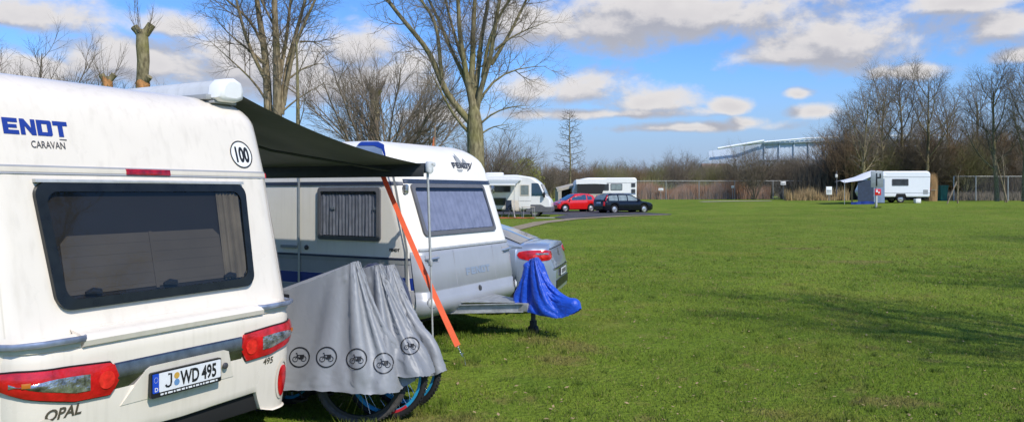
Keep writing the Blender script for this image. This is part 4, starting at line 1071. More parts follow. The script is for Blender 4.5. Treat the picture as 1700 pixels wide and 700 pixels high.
# cream caravan behind the cars, its tail to the right
co_ = Vector((11.1, 71.2)); hd = math.radians(180+3); 
fc = thing('caravan', 'cream caravan behind the dark estate car, with a square porch awning at its left', 'caravan', (co_.x, co_.y, ground(co_.x, co_.y)-.05), hd)
poly = round_poly([(0, .42), (-.02, 2.55), (.15, 2.68), (4.4, 2.66), (5.35, 2.45), (5.75, 1.5), (5.5, .42)], .14)
mb = MB(); slab(mb, poly, 1.12, .08); mb.build('body', M['whitepaint'], fc, 40)
Sc = plane_xz(1.12, 1)
for a0, a1, z0, z1, g in ((2.5, 3.35, 1.52, 2.15, 'farglass'), (1.3, 2.35, 1.55, 2.15, 'farglass_pale')): simple_window(fc, Sc, a0, a1, z0, z1, g)
for z0 in (1.82, 1.28): simple_window(fc, Sc, .12, .50, z0, z0+.38)
mb = MB(); slabpatch(mb, Sc, [(.1, 1.16), (5.6, 1.16), (5.6, 1.30), (.1, 1.30)], .012); mb.build('side_stripe', M['paleblue'], fc)
mb = MB(); slabpatch(mb, Sc, [(.02, 2.20), (5.4, 2.20), (5.4, 2.23), (.02, 2.23)], .015); mb.build('side_trim', M['greyrail'], fc)
for sg in (-1, 1): wheel(fc, (2.6, sg*.98, .32), .32, .2, 'y')
mb = MB(); mb.box((2.8, 0, .38), (5, 2.0, .16), .02); mb.build('underbody', M['deep'], fc)
tn = thing('awning_tent', 'tan ridge roofed awning tent with dark openings left of the distant cream caravan', 'tent', (4.0, 72.0, ground(4, 72)-.02), .05)
mb = MB(); rf = [(0, 1.95), (1.6, 2.35), (3.3, 2.62)]
mb.grid([[(x, y, z-.12*abs(y)) for x, z in rf] for y in (-1.4, 0, 1.4)]); mb.grid([[(x, y, z-.12*abs(y)-dz) for x, z in rf] for y in (-1.4,) for dz in (0, .22)]); mb.build('roof', M['canvas'], tn, 0)
mb = MB()
for x0, x1 in ((.12, .40), (1.45, 1.75), (3.0, 3.25)): mb.fan([(x0, -1.38, 0), (x1, -1.38, 0), (x1, -1.38, 1.95), (x0, -1.38, 1.95)])
mb.fan([(.12, -1.38, 0), (.12, 1.4, 0), (.12, 1.4, 1.9), (.12, -1.38, 1.9)]); mb.build('wall', M['canvas'], tn, 0)
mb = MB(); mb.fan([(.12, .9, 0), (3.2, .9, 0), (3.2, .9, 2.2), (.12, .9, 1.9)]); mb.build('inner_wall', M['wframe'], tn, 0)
for x in (.1, 1.6, 3.2): mb = MB(); mb.tube([(x, -1.41, 0), (x, -1.41, 1.95)], .02, 6); mb.build('pole', M['alu'], tn)
pa = thing('porch_awning', 'pale square porch awning with a dark front window, fixed to the distant cream caravan', 'awning', (6.2, 69.5, ground(6.2, 69.5)), .05)
mb = MB(); mb.grid([[(x, y, z) for x, z in ((-.6, 2.62), (1.0, 2.66), (2.1, 2.62))] for y in (-.7, .8)]); mb.grid([[(x, -.7, z-dz) for x, z in ((-.6, 2.62), (1.0, 2.66), (2.1, 2.62))] for dz in (0, .42)]); mb.build('roof', M['whitepaint'], pa, 0)
mb = MB(); mb.fan([(-.5, -.66, 1.35), (1.7, -.66, 1.35), (2.0, -.66, 2.2), (-.5, -.66, 2.2)]); mb.build('window_panel', M['interior'], pa, 0)  # plain dark panel as the awning's window
mb = MB(); mb.fan([(-.5, -.665, .1), (1.9, -.665, .1), (1.9, -.665, 1.34), (-.5, -.665, 1.34)]); mb.build('wall', M['canvas'], pa, 0)

# white caravan at the right, raked front to the left
wp = Vector((34.6, 65.6)); hd = math.radians(180-6)
wc = thing('caravan', 'white twin-window touring caravan near the trees on the right, behind the grey signboard', 'caravan', (wp.x, wp.y, ground(wp.x, wp.y)-.02), hd)
poly = round_poly([(.05, .48), (0, 2.45), (.2, 2.62), (3.6, 2.62), (4.5, 2.52), (5.0, 1.7), (5.35, .95), (5.1, .48)], .16)
mb = MB(); slab(mb, poly, 1.12, .08); mb.build('body', mat('cool_white_paint', (.82, .83, .85), .35, coat=.3, var=.02), wc, 40)
Sw = plane_xz(1.12, 1); simple_window(wc, Sw, 1.75, 3.05, 1.42, 1.98, 'farglass'); simple_window(wc, Sw, 3.9, 4.45, 1.42, 2.0, 'farglass_pale', fr='greyrail')
mb = MB(); mb.fan([(5.03, -.9, 1.64), (5.03, .9, 1.64), (4.58, .9, 2.38), (4.58, -.9, 2.38)]); mb.build('front_window', M['slate'], wc, 0)
mb = MB(); slabpatch(mb, Sw, [(.05, .80), (5.3, .80), (5.3, .83), (.05, .83)], .012); slabpatch(mb, Sw, [(.02, 2.12), (4.75, 2.12), (4.75, 2.15), (.02, 2.15)], .012); mb.build('side_trim', M['greyrail'], wc)
mb = MB(); slabpatch(mb, Sw, rr(.22, .60, .72, 1.08, .04, 3), .015); mb.build('service_hatch', M['greyrail'], wc)
mb = MB(); slabpatch(mb, lambda s, z, o=0: (-o+.02, s, z), [(-1.0, 1.0), (1.0, 1.0), (1.0, 1.25), (-1.0, 1.25)], .03); mb.build('tail_light_panel', M['red'], wc)
for x in (2.35, ):
    for sg in (-1, 1): wheel(wc, (x, sg*1.0, .33), .33, .2, 'y')
mb = MB(); slabpatch(mb, Sw, [(1.9, .48), (2.8, .48), (2.7, .76), (2.0, .76)], .006); mb.build('wheel_arch', M['deep'], wc)
mb = MB(); mb.box((2.6, 0, .42), (4.9, 2.0, .14), .02); mb.build('underbody', M['deep'], wc)
sb_ = thing('step_box', 'white plastic step on the grass beside the right caravan wheel', 'step', (33.2, 64.15, ground(33.2, 64.15)), 0); mb = MB(); mb.box((0, 0, .17), (.45, .4, .34), .05); mb.box((.02, -.15, .36), (.36, .1, .03), .01); mb.build('step', M['white'], sb_)
ta = thing('awning_tent', 'white awning tent with blue grey walls against the front of the right-hand white caravan', 'tent', (28.3, 64.3, ground(28.3, 64.3)-.02), -.1)
mb = MB(); mb.grid([[(x, y, z-dz*(.5+.5*(x > 0))) for x, z in ((-1.15, 1.95), (.3, 2.34), (1.3, 2.78), (2.2, 2.74))] for y, dz in ((-.55, .36), (.5, .0), (2.2, .15))]); mb.build('roof', M['white'], ta, 30)
mb = MB(); mb.grid([[(x, -.42, z) for x in (-.05+.2*0, .5, 1.2)] for z in (.05, 1.0, 1.98)]); mb.build('wall', M['slate'], ta, 0)
mb = MB(); mb.grid([[(x+.0*z, -.44+y*.1, z) for x, y in ((1.2, 0), (1.75, .5), (2.1, 1.5))] for z in (.15, 1.2, 2.1)]); mb.build('window_wall', M['paleblue'], ta, 0)
mb = MB(); mb.grid([[(-.42+.05*x*math.sin(x*40), -.35+.5*x, z) for x in (0, .2, .4, .6)] for z in (.1, 1.9)]); mb.build('curtain', M['straw'], ta, 30)
mb = MB(); mb.tube([(-1.1, -.45, 0), (-1.1, -.45, 1.95)], .02, 6); mb.build('pole', M['alu'], ta)
mb = MB(); mb.grid([[(x, -.5+.05*math.sin(x*9), z*(1-.3*abs(x-.6))) for x in [-.6+.2*i for i in range(10)]] for z in (.0, .28)]); mb.build('ground_skirt', M['navy'], ta, 30)

# ================================================================== TREES
def bark(name, a, b_, moss=(.10, .10, .03), sc=3):
    m, nt, b = newmat(name); L = nt.links.new
    tc = N(nt, 'ShaderNodeTexCoord'); mp = N(nt, 'ShaderNodeMapping'); mp.inputs['Scale'].default_value = (1, 1, .35); L(tc.outputs['Object'], mp.inputs['Vector'])
    nz = N(nt, 'ShaderNodeTexNoise'); nz.inputs['Scale'].default_value = sc*4; nz.inputs['Detail'].default_value = 8; L(mp.outputs['Vector'], nz.inputs['Vector'])
    cr = N(nt, 'ShaderNodeValToRGB'); cr.color_ramp.elements[0].position = .32; cr.color_ramp.elements[1].position = .68
    cr.color_ramp.elements[0].color = (*a, 1); cr.color_ramp.elements[1].color = (*b_, 1); L(nz.outputs['Fac'], cr.inputs['Fac'])
    n2 = N(nt, 'ShaderNodeTexNoise'); n2.inputs['Scale'].default_value = 1.3; L(tc.outputs['Object'], n2.inputs['Vector'])
    r2 = N(nt, 'ShaderNodeMapRange'); r2.inputs['From Min'].default_value = .48; r2.inputs['From Max'].default_value = .68; r2.inputs['To Max'].default_value = .55; L(n2.outputs['Fac'], r2.inputs['Value'])
    mx = N(nt, 'ShaderNodeMix', data_type='RGBA'); L(r2.outputs['Result'], mx.inputs['Factor']); L(cr.outputs['Color'], mx.inputs['A']); mx.inputs['B'].default_value = (*moss, 1)
    L(mx.outputs['Result'], b.inputs['Base Color']); b.inputs['Roughness'].default_value = .9; b.inputs['Specular IOR Level'].default_value = .2
    bp = N(nt, 'ShaderNodeBump'); bp.inputs['Distance'].default_value = .03; L(nz.outputs['Fac'], bp.inputs['Height']); L(bp.outputs['Normal'], b.inputs['Normal'])
    return m
def twig(name, col, var=.35):
    m, nt, b = newmat(name); L = nt.links.new
    tc = N(nt, 'ShaderNodeTexCoord'); nz = N(nt, 'ShaderNodeTexNoise'); nz.inputs['Scale'].default_value = .8; nz.inputs['Detail'].default_value = 5; L(tc.outputs['Object'], nz.inputs['Vector'])
    oi = N(nt, 'ShaderNodeObjectInfo')
    ad = N(nt, 'ShaderNodeMath', operation='ADD'); L(nz.outputs['Fac'], ad.inputs[0]); L(oi.outputs['Random'], ad.inputs[1])
    mr = N(nt, 'ShaderNodeMapRange'); mr.inputs['From Min'].default_value = .3; mr.inputs['From Max'].default_value = 1.7; mr.inputs['To Min'].default_value = 1-var; mr.inputs['To Max'].default_value = 1+var; L(ad.outputs[0], mr.inputs['Value'])
    mx = N(nt, 'ShaderNodeMix', data_type='RGBA', blend_type='MULTIPLY'); mx.inputs['Factor'].default_value = 1; mx.inputs['A'].default_value = (*col, 1); L(mr.outputs['Result'], mx.inputs['B'])
    L(mx.outputs['Result'], b.inputs['Base Color']); b.inputs['Roughness'].default_value = .9; b.inputs['Specular IOR Level'].default_value = .15
    return m
M['bark'] = bark('tan_bark', (.13, .10, .06), (.36, .285, .18))
M['bark2'] = bark('green_grey_bark', (.11, .09, .05), (.31, .265, .15), (.20, .19, .05))
M['cut'] = mat('fresh_cut_wood', (.42, .20, .07), .9, var=.35, scale=12)
M['twig_tan'] = twig('tan_twigs', (.20, .16, .115)); M['twig_grey'] = twig('grey_twigs', (.19, .155, .115)); M['twig_brown'] = twig('brown_twigs', (.23, .19, .135))  # brown twigs lightened and greyed, haze over far shrubs put into the colour
M['twig_dark'] = twig('dark_twigs', (.125, .103, .072)); M['twig_rust'] = twig('rusty_twigs', (.23, .155, .09)); M['twig_olive'] = twig('olive_twigs', (.19, .18, .075)); M['leaf_yg'] = twig('yellow_green_leaves', (.17, .18, .03))
M['reed'] = twig('dry_reeds', (.34, .19, .11), .3); M['palereed'] = twig('pale_dry_grass', (.45, .32, .16), .3)

class Tree:
    def __init__(s, seed): s.r = random.Random(seed); s.tr = MB(); s.cr = MB()
    def grow(s, p, d, L, r, lev, sp):
        R = s.r; k = sp['seg'][lev]; pts = [p.copy()]; dirs = [d.copy()]; dd = d.copy(); q = p.copy()
        j = sp['jit'][lev]; up = sp['up'][lev]
        for i in range(k):
            dd = (dd+Vector((R.uniform(-j, j), R.uniform(-j, j), R.uniform(-j, j)*.6+up))).normalized()
            q = q+dd*(L/k); pts.append(q.copy()); dirs.append(dd.copy())
        last = lev >= len(sp['n'])
        te = sp.get('taper', .35) if not last else .3
        rad = [r*(1-(1-te)*(i/k)) for i in range(k+1)]
        mb = s.tr if lev < sp['trunk'] else s.cr
        mb.tube(pts, rad, sp['sides'][lev], caps=(lev == 0))
        if last: return
        n = sp['n'][lev]; st = sp['start'][lev]
        n = max(1, int(round(n*R.uniform(.8, 1.2))))
        az = R.uniform(0, 6.28)
        for c in range(n):
            f = st+(1-st)*(c+R.uniform(.1, .9))/n; f = min(f, .99)
            i = min(int(f*k), k-1); t = f*k-i
            b = pts[i].lerp(pts[i+1], t); bd = dirs[i+1]
            az += 2.4+R.uniform(-.6, .6); a = math.radians(sp['ang'][lev]*R.uniform(.7, 1.3))
            u = bd.orthogonal().normalized(); w = bd.cross(u)
            nd = (bd*math.cos(a)+(u*math.cos(az)+w*math.sin(az))*math.sin(a)).normalized()
            l = sp['L'][lev]*(1-sp.get('fall', .55)*f if lev else 1-.25*f)*R.uniform(.7, 1.25)
            rr_ = min(rad[i]*.75, sp['r'][lev]*R.uniform(.75, 1.2)*(1-.4*f))
            s.grow(b, nd, l, rr_, lev+1, sp)
    def make(s, name, label, cat, loc, bark_, twig_, group=None, rz=0, sc=1):
        o = thing(name, label, cat, loc, rz, group); o.scale = (sc, sc, sc)
        if s.tr.f: s.tr.build('trunk', M[bark_], o, 180)
        if s.cr.f: s.cr.build('crown', M[twig_], o, 180)
        return o
big = dict(n=[0, 22, 9, 6], seg=[3, 9, 6, 4, 3], jit=[.03, .07, .16, .22, .25], up=[0, .05, .10, .05, .02], start=[.8, .22, .15, .15], ang=[25, 42, 45, 45], L=[8, 2.5, 1.1, .55], r=[.2, .036, .014, .0075], sides=[14, 9, 6, 4, 3], trunk=2, taper=.22, fall=.6)
def at(px, s, dz=0): x = (px-850)/1300*s; return (x, s, ground(x, s)+dz)
def stem_tree(seed, label, px0, s, trunk, stems, bk, tw):
    """stems: (start radius, depth lean, points measured in the photo as (px, py) at distance s, turned into metres)"""
    t = Tree(seed); R = t.r; x0, y0, g = at(px0, s); k = 1300/s
    cv = lambda p: ((p[0]-px0)/k, 1.8+(318-p[1])/k-g)
    t.tr.tube([(0, 0, -.1), (0, 0, .35)]+[(cv(p)[0], 0, cv(p)[1]) for p in trunk[0]], [trunk[1]*1.4, trunk[1]*1.12]+[trunk[1]*f for f in (1, .98, .92, .70, .35)[:len(trunk[0])]], 16)
    for r, dy, P in stems:
        q = [Vector((cv(p)[0], 0, cv(p)[1])) for p in P]
        if P[-1][1] < 12: q.append(q[-1]+(q[-1]-q[-2]).normalized()*2.0)
        # resample with wobble
        L_ = [0]
        for u, v in zip(q, q[1:]): L_.append(L_[-1]+(v-u).length)
        n = max(6, int(L_[-1]/.45)); pts = []
        for i in range(n+1):
            d = L_[-1]*i/n; j = max(m_ for m_ in range(len(q)-1) if L_[m_] <= d+1e-6)
            f = (d-L_[j])/(L_[j+1]-L_[j]); v = q[j].lerp(q[j+1], f); e = i/n
            v += Vector((R.uniform(-.035, .035), dy*d/6+R.uniform(-.06, .06), 0)); pts.append(v)
        for _ in range(2): pts = [pts[0]]+[(pts[i-1]+pts[i]*2+pts[i+1])/4 for i in range(1, n)]+[pts[-1]]
        end = .30 if P[-1][1] < 12 else .12
        rad = [r*(1-(1-end)*i/n) for i in range(n+1)]
        rad = [q_*.74 for q_ in rad]; t.tr.tube(pts, rad, 9, caps=False)
        nb = int(L_[-1]*2.3); az = R.uniform(0, 6)
        for c in range(nb):
            f = .22+.78*(c+R.random())/nb; i = min(int(f*n), n-1); b_ = pts[i].lerp(pts[i+1], f*n-i); bd = (pts[i+1]-pts[i]).normalized()
            az += 2.4+R.uniform(-.6, .6); a = math.radians(R.uniform(28, 58)); u = bd.orthogonal().normalized(); w = bd.cross(u)
            nd = (bd*math.cos(a)+(u*math.cos(az)+w*math.sin(az))*math.sin(a)).normalized()
            t.grow(b_, nd, R.uniform(.6, 1.9)*(1.1-.4*f), min(rad[i]*.6, R.uniform(.011, .024)), 2, big)
    return t.make('tree', label, 'tree', (x0, y0, g), bk, tw)
stem_tree(21, 'tall bare multi-stemmed tree rising behind the older cream and silver caravan', 790, 27, ([(790, 260), (789, 225), (788, 205), (787, 185), (786, 165)], .29), [
    (.17, .3, [(784, 205), (768, 188), (736, 152), (724, 108), (708, 76), (676, 44), (648, 6)]), (.10, -.3, [(733, 130), (731, 100), (729, 40), (700, 4)]),
    (.11, .8, [(779, 150), (772, 128), (760, 104), (744, 72), (732, 40), (712, 0)]), (.16, -.5, [(786, 190), (776, 136), (764, 60), (760, 0)]),
    (.18, .2, [(788, 200), (781, 160), (784, 80), (788, 0)]), (.15, .9, [(789, 195), (787, 160), (796, 80), (808, 0)]), (.14, -.6, [(790, 200), (793, 160), (812, 112), (820, 60), (832, 0)]),
    (.09, .5, [(816, 108), (824, 92), (848, 52), (872, 0)]), (.06, -.4, [(822, 84), (836, 70), (868, 52), (912, 36)]), (.075, .6, [(794, 176), (800, 156), (824, 124), (868, 108), (908, 108)]),
    (.06, -.8, [(790, 215), (800, 200), (832, 180), (880, 176)]), (.09, -.5, [(784, 225), (768, 214), (740, 172), (724, 132), (704, 104)]), (.10, 1.2, [(784, 170), (770, 100), (745, 30), (738, 0)]), (.09, -1.2, [(800, 130), (812, 60), (850, 0)]), (.05, .9, [(795, 225), (815, 210), (850, 205)])], 'bark2', 'twig_tan')
stem_tree(33, 'tall bare tree with two thick tan trunks behind the cream caravan roof and awning', 452, 26, ([(452, 260), (452, 240), (452, 215)], .40), [
    (.22, .2, [(446, 235), (444, 185), (441, 120), (434, 60), (424, 0)]), (.235, -.3, [(458, 235), (463, 185), (463, 100), (461, 40), (459, 0)]), (.13, .6, [(466, 190), (474, 110), (487, 55), (500, 0)]),
    (.10, -.6, [(470, 175), (486, 95), (500, 60), (530, 0)]), (.10, .9, [(464, 130), (474, 60), (477, 0)]), (.09, -.5, [(439, 130), (427, 105), (408, 62), (396, 0)]), (.07, .5, [(440, 108), (418, 84), (398, 75), (366, 48), (345, 18)]),
    (.06, -.3, [(440, 165), (428, 140), (390, 105), (350, 68)]), (.07, .9, [(434, 70), (415, 30), (375, 0)]), (.06, -.7, [(462, 60), (446, 25), (435, 0)]), (.05, .4, [(480, 130), (510, 108), (545, 104)]), (.05, -.4, [(470, 185), (500, 160), (540, 138)]), (.05, .8, [(498, 70), (520, 68), (540, 78)])], 'bark', 'twig_tan')
# slim trunk beside it
t = Tree(5); sl = dict(big); sl['n'] = [8, 5, 3]; sl['seg'] = [8, 6, 4, 3]; sl['L'] = [1.8, .8, .4]; sl['r'] = [.03, .012, .007]; sl['ang'] = [50, 45, 45]; sl['start'] = [.3, .2, .2]; sl['sides'] = [9, 5, 3, 3]; sl['trunk'] = 1; sl['jit'] = [.03, .16, .2, .2]; sl['up'] = [.02, .1, .05, 0]
t.grow(Vector((0, 0, 0)), Vector((-.03, 0, 1)), 6.4, .12, 0, sl); t.make('tree', 'slim bare tree trunk just right of the two-trunked tan tree', 'tree', at(496, 24), 'bark2', 'twig_tan')
# pollards
def pollard(seed, label, px, s, ztop, r, stubs, cutband, nsh=12, cutm='cut'):
    t = Tree(seed); z0 = ground(*at(px, s)[:2]); H = ztop-z0
    pts = [Vector((.04*math.sin(i*1.7), .04*math.cos(i*1.3), H*i/14)) for i in range(15)]
    t.tr.tube(pts, [r*(1.25-.25*i/14+.07*math.sin(i*2.1)) for i in range(15)], 14)
    for z, ax, ay, l, rr_ in stubs:
        p = Vector((0, 0, z*H)); d = Vector((ax, ay, .9)).normalized(); t.tr.tube([p, p+d*l*.6, p+d*l], [rr_*1.15, rr_*1.0, rr_*1.08], 10)
    spx = dict(big); spx['n'] = [5]; spx['seg'] = [6, 4]; spx['L'] = [.5]; spx['r'] = [.006]; spx['ang'] = [25]; spx['start'] = [.2]; spx['sides'] = [4, 3]; spx['trunk'] = 0; spx['jit'] = [.12, .15]; spx['up'] = [.08, .05]
    for i in range(nsh):
        a = t.r.uniform(0, 6.28); zz = H*t.r.choice([1, 1, 1, .985, .62]) ; t.grow(Vector((r*math.cos(a), r*math.sin(a), zz-.1)), Vector((math.cos(a)*.5, math.sin(a)*.5, 1)).normalized(), t.r.uniform(.6, 1.5), .010, 0, spx)
    o = t.make('pollard_tree', label, 'tree', at(px, s), 'bark2', 'twig_tan')
    mb = MB(); 
    for (za, zb, rk, ph) in cutband:
        rows = []
        for j in range(6):
            z = za*H+(zb-za)*H*j/5; rows.append([((r*rk+.03*math.sin(j*2+a*3))*math.cos(a), (r*rk+.03*math.sin(j+a*5))*math.sin(a), z+.06*math.sin(a*3+ph)) for a in [i*2*PI/18 for i in range(18)]])
        mb.grid(rows, close_u=True)
    mb.build('cut_wood', M[cutm], o, 180)
    return o
pollard(41, 'tall pollarded trunk with a forked stub top sticking up behind the cream caravan roof', 237, 26, 7.15, .19, ((.965, -.7, 0, .45, .12), (.97, .55, .2, .5, .13), (.74, .8, -.3, .42, .10)), ((.70, .76, 1.12, 0), ))
pollard(42, 'short pollarded stump with orange cut wood left of the tall pollarded trunk', 178, 27, 5.75, .15, ((.96, -.6, 0, .35, .10), (.96, .7, 0, .4, .10)), ((.88, .99, 1.1, 1), ))
pollard(43, 'shaggy brown pollard trunk inside the round bare tree behind the awning', 622, 41, 7.0, .22, ((.97, -.5, 0, .5, .16), (.96, .6, 0, .5, .15), (.8, .5, -.5, .4, .15)), ((.55, .97, 1.06, 1), ), 90, 'twig_tan')
# archetypes ---------------------------------------------------------
roundsp = dict(n=[30, 11, 7, 4], seg=[5, 8, 5, 4, 3], jit=[.05, .10, .15, .2, .2], up=[0, .06, .07, .05, .02], start=[.15, .2, .15, .2], ang=[48, 32, 32, 35], L=[5.0, 2.0, 1.0, .55], r=[.07, .025, .014, .009], sides=[9, 6, 4, 3, 3], trunk=1, taper=.3, fall=.5)
tallsp = dict(n=[13, 11, 7, 4], seg=[10, 8, 5, 4, 3], jit=[.05, .12, .18, .22, .2], up=[.03, .10, .07, .04, .02], start=[.22, .15, .15, .2], ang=[42, 42, 40, 40], L=[6.5, 2.6, 1.3, .75], r=[.11, .045, .022, .014], sides=[10, 7, 4, 3, 3], trunk=2, taper=.22, fall=.5)
shrubsp = dict(n=[8, 7, 5], seg=[7, 5, 4, 3], jit=[.10, .16, .2, .2], up=[.04, .06, .04, .02], start=[.15, .12, .15], ang=[35, 38, 40], L=[2.4, 1.2, .7], r=[.03, .018, .013], sides=[5, 4, 3, 3], trunk=0, taper=.3, fall=.4)
def t_round(seed, sp=roundsp, h=3.4, r=.24): t = Tree(seed); t.grow(Vector((0, 0, 0)), Vector((0, 0, 1)), h, r, 0, sp); return t
def t_tall(seed, h=12, r=.26): t = Tree(seed); t.grow(Vector((0, 0, 0)), Vector((.04, 0, 1)), h, r, 0, tallsp); return t
def t_shrub(seed, h=4.2, k=9):
    t = Tree(seed)
    for i in range(k):
        a = i*2.4; sp = .12+.5*(i/k); t.grow(Vector((.35*sp*math.cos(a), .35*sp*math.sin(a), 0)), Vector((sp*math.cos(a), sp*math.sin(a), 1)).normalized(), h*t.r.uniform(.7, 1.05), .05, 0, shrubsp)
    return t
t_round(51).make('bare_tree', 'round many-twigged bare tree in the gap between the two tall trees, above the awning', 'tree', at(640, 40), 'bark2', 'twig_grey', sc=1.25)
o = t_round(52, h=2.6).make('bare_tree', 'lower brownish bare tree left of the round many-twigged tree', 'tree', at(555, 42), 'bark2', 'twig_grey', sc=.66)
def put(src, label, px, s, sc, rz, group=None, twig_=None, zs=1):
    c = copy_tree(src); c.location = at(px, s); c.rotation_euler = (0, 0, rz); c.scale = (sc, sc, sc*zs)
    c['label'] = label
    for k in ('group',):
        if k in c: del c[k]
    if group: c['group'] = group
    if twig_:
        for ch in c.children:
            if ch.name.startswith('crown'):
                ch.data = twigvar(ch.data, twig_)
    return c
_tv = {}
def twigvar(me, tw):
    k = (me.name, tw)
    if k not in _tv: m2 = me.copy(); m2.materials[0] = M[tw]; _tv[k] = m2
    return _tv[k]
put(o, 'bushy bare treetop showing above the caravan roof at the far left', 60, 36, 1.22, 2.1)
put(o, 'second bushy bare treetop above the roof, left of the short pollarded stump', 150, 42, 1.12, 4.0, None, 'twig_tan')
put(o, 'pale brown bare treetop between the leftmost bushy top and the left photo edge', 5, 40, 1.15, 5.0, None, 'twig_tan')
put(o, 'grey bare bush low behind the trunk of the tall multi-stemmed tree', 812, 62, 1.0, .4)
# right-hand row
ta1 = t_tall(61); ta2 = t_tall(62, 11, .22); ta3 = t_tall(63, 13, .28)
rt = 'bare trees in the brown row on the right'
A1 = ta1.make('bare_tree', 'leftmost tall bare tree of the right-hand row, left of the white caravan roof', 'tree', at(1432, 80), 'bark2', 'twig_grey', rt, 0, .78)
A2 = ta2.make('bare_tree', 'slanting mossy bare tree behind the grey signboard', 'tree', at(1462, 84), 'bark2', 'twig_grey', rt, 1, 1.0)
A3 = ta3.make('bare_tree', 'broad bare tree straight above the right half of the white caravan', 'tree', at(1538, 82), 'bark2', 'twig_grey', rt, 2, .86)
put(A1, 'thin bare tree between the mossy slanting one and the broad one', 1498, 86, .95, 2.2, rt)
put(A2, 'bare tree just above the green bin and straw bundle', 1580, 90, .93, 3.1, rt)
put(A3, 'tall bare tree with dark crooked boughs, second from the right edge', 1655, 74, .80, 4.4, rt, 'twig_dark')
put(A1, 'tall bare tree at the right edge of the photo', 1700, 72, .86, .6, rt, 'twig_brown')
put(A2, 'small bare tree at the left end of the right-hand row beside the stadium roof', 1402, 88, .72, 5.2, rt)
put(A3, 'bare tree in the gap between the green bin and the dark crooked tree', 1618, 95, .88, .9, rt, 'twig_brown')
put(A2, 'bare tree just outside the right edge, its crown reaching into the photo', 1745, 70, .86, 2.5, rt, 'twig_brown')
# shrubs
S1_ = t_shrub(71); S2_ = t_shrub(72, 3.6, 8)
gs = 'brown bare shrubs along the back of the field'
SH1 = S1_.make('bare_shrub', 'brown bare shrub in the dense brushwood along the back of the field', 'shrub', at(1300, 96), 'bark2', 'twig_brown', gs)
SH2 = S2_.make('bare_shrub', 'brown bare shrub in the dense brushwood along the back of the field', 'shrub', at(1340, 98), 'bark2', 'twig_dark', gs)
rs = random.Random(5)
def shrub(px, s, sc, tw): put(rs.choice((SH1, SH2)), 'brown bare shrub in the dense brushwood along the back of the field', px, s, sc, rs.uniform(0, 6), gs, tw)
for i in range(46):
    px = 1385+i*7.6+rs.uniform(-8, 8); shrub(px, rs.uniform(83, 98), rs.uniform(1.0, 1.75), rs.choice(('twig_brown', 'twig_dark', 'twig_olive', 'twig_rust', 'twig_grey')))
for i in range(16): shrub(1275+i*8+rs.uniform(-5, 5), rs.uniform(100, 125), rs.uniform(.9, 1.3), rs.choice(('twig_dark', 'twig_dark', 'twig_brown')))
for i in range(40): shrub(1040+i*6.2+rs.uniform(-6, 6), rs.uniform(105, 150), rs.uniform(.75, 1.2), rs.choice(('twig_brown', 'twig_grey', 'twig_olive', 'twig_olive', 'twig_rust')))
for i in range(24): shrub(850+i*8.5+rs.uniform(-6, 6), rs.uniform(95, 135), rs.uniform(.65, 1.05), rs.choice(('twig_brown', 'twig_grey', 'twig_olive')))
# distinct mid-distance trees
RT = t_round(53, h=3.0)
R1 = RT.make('bare_tree', 'rounded grey bare tree behind the cream caravan and dark estate car', 'tree', at(1005, 125), 'bark2', 'twig_grey', None, 0, .85)
put(R1, 'left of two rounded grey treetops right of the dark estate car', 1093, 150, .98, 1.3)
put(R1, 'right of two rounded grey treetops right of the dark estate car', 1135, 145, 1.12, 3.3)
put(R1, 'faint grey treetop in the far treeline left of the stadium', 1165, 150, 1.0, 5.3, None, 'twig_brown')
put(R1, 'brown treetop behind the small larch near the motorhome', 925, 120, .78, 2.3, None, 'twig_rust')
put(R1, 'brown bare tree right of the larch, over the tan awning tent', 968, 110, .72, 4.3, None, 'twig_rust')
mt_ = t_shrub(74, 5.2, 11); mt_.make('bare_tree', 'multi-stemmed yellowish bare tree standing at the fence below the stadium roof', 'tree', at(1252, 88), 'bark', 'twig_tan', None, 0, .95)
put(SH1, 'dark multi-stemmed thorny bush left of the yellowish tree at the fence', 1225, 93, 1.2, 2, None, 'twig_brown')
# larch
t = Tree(81); H = 7.6
t.tr.tube([(0, 0, 0), (.05, 0, 3), (-.03, 0, 6), (0, 0, H)], [.09, .07, .04, .012], 8)
lsp = dict(n=[6, 4], seg=[5, 3, 3], jit=[.12, .2, .2], up=[.06, .03, 0], start=[.15, .2], ang=[50, 45], L=[.6, .3], r=[.02, .013], sides=[4, 3, 3], trunk=0, taper=.4, fall=.5)
for i in range(34):
    z = 1.8+(H-2.0)*i/34; a = i*2.4; l = 1.55*(1-(z-1.6)/(H-1.2))**.8+.2; t.grow(Vector((0, 0, z)), Vector((math.cos(a), math.sin(a), .12)).normalized(), l, .028, 0, lsp)
t.make('larch_tree', 'slender young larch with tiered branches behind the motorhome nose', 'tree', at(946, 82), 'bark2', 'twig_grey', sc=1.3)
# yellow-green leafing bushes
def leafy(label, px, s, h, w, seed):
    t = t_shrub(seed, h, 7); o = t.make('leafing_bush', label, 'bush', at(px, s), 'bark2', 'twig_brown')
    rn = random.Random(seed); mb = MB()
    for i in range(2600):
        a = rn.uniform(0, 6.28); u = rn.random()**.5; z = rn.uniform(.25, 1); rr_ = w*u*math.sin(PI*min(1, z*.75+.12))*(1+.25*math.sin(a*5+z*7))
        c = Vector((rr_*math.cos(a), rr_*math.sin(a), h*1.05*z+rn.uniform(-.2, .2))); d1 = Vector((rn.gauss(0, 1), rn.gauss(0, 1), rn.gauss(0, 1))).normalized()*.09; d2 = d1.orthogonal().normalized()*.05
        mb.add([c-d1, c+d2, c+d1, c-d2], [(0, 1, 2, 3)])
    mb.build('leaves', M['leaf_yg'], o, 0); return o
leafy('yellow-green leafing bush behind the motorhome, nearest the caravan edge', 838, 78, 4.4, 2.2, 91)
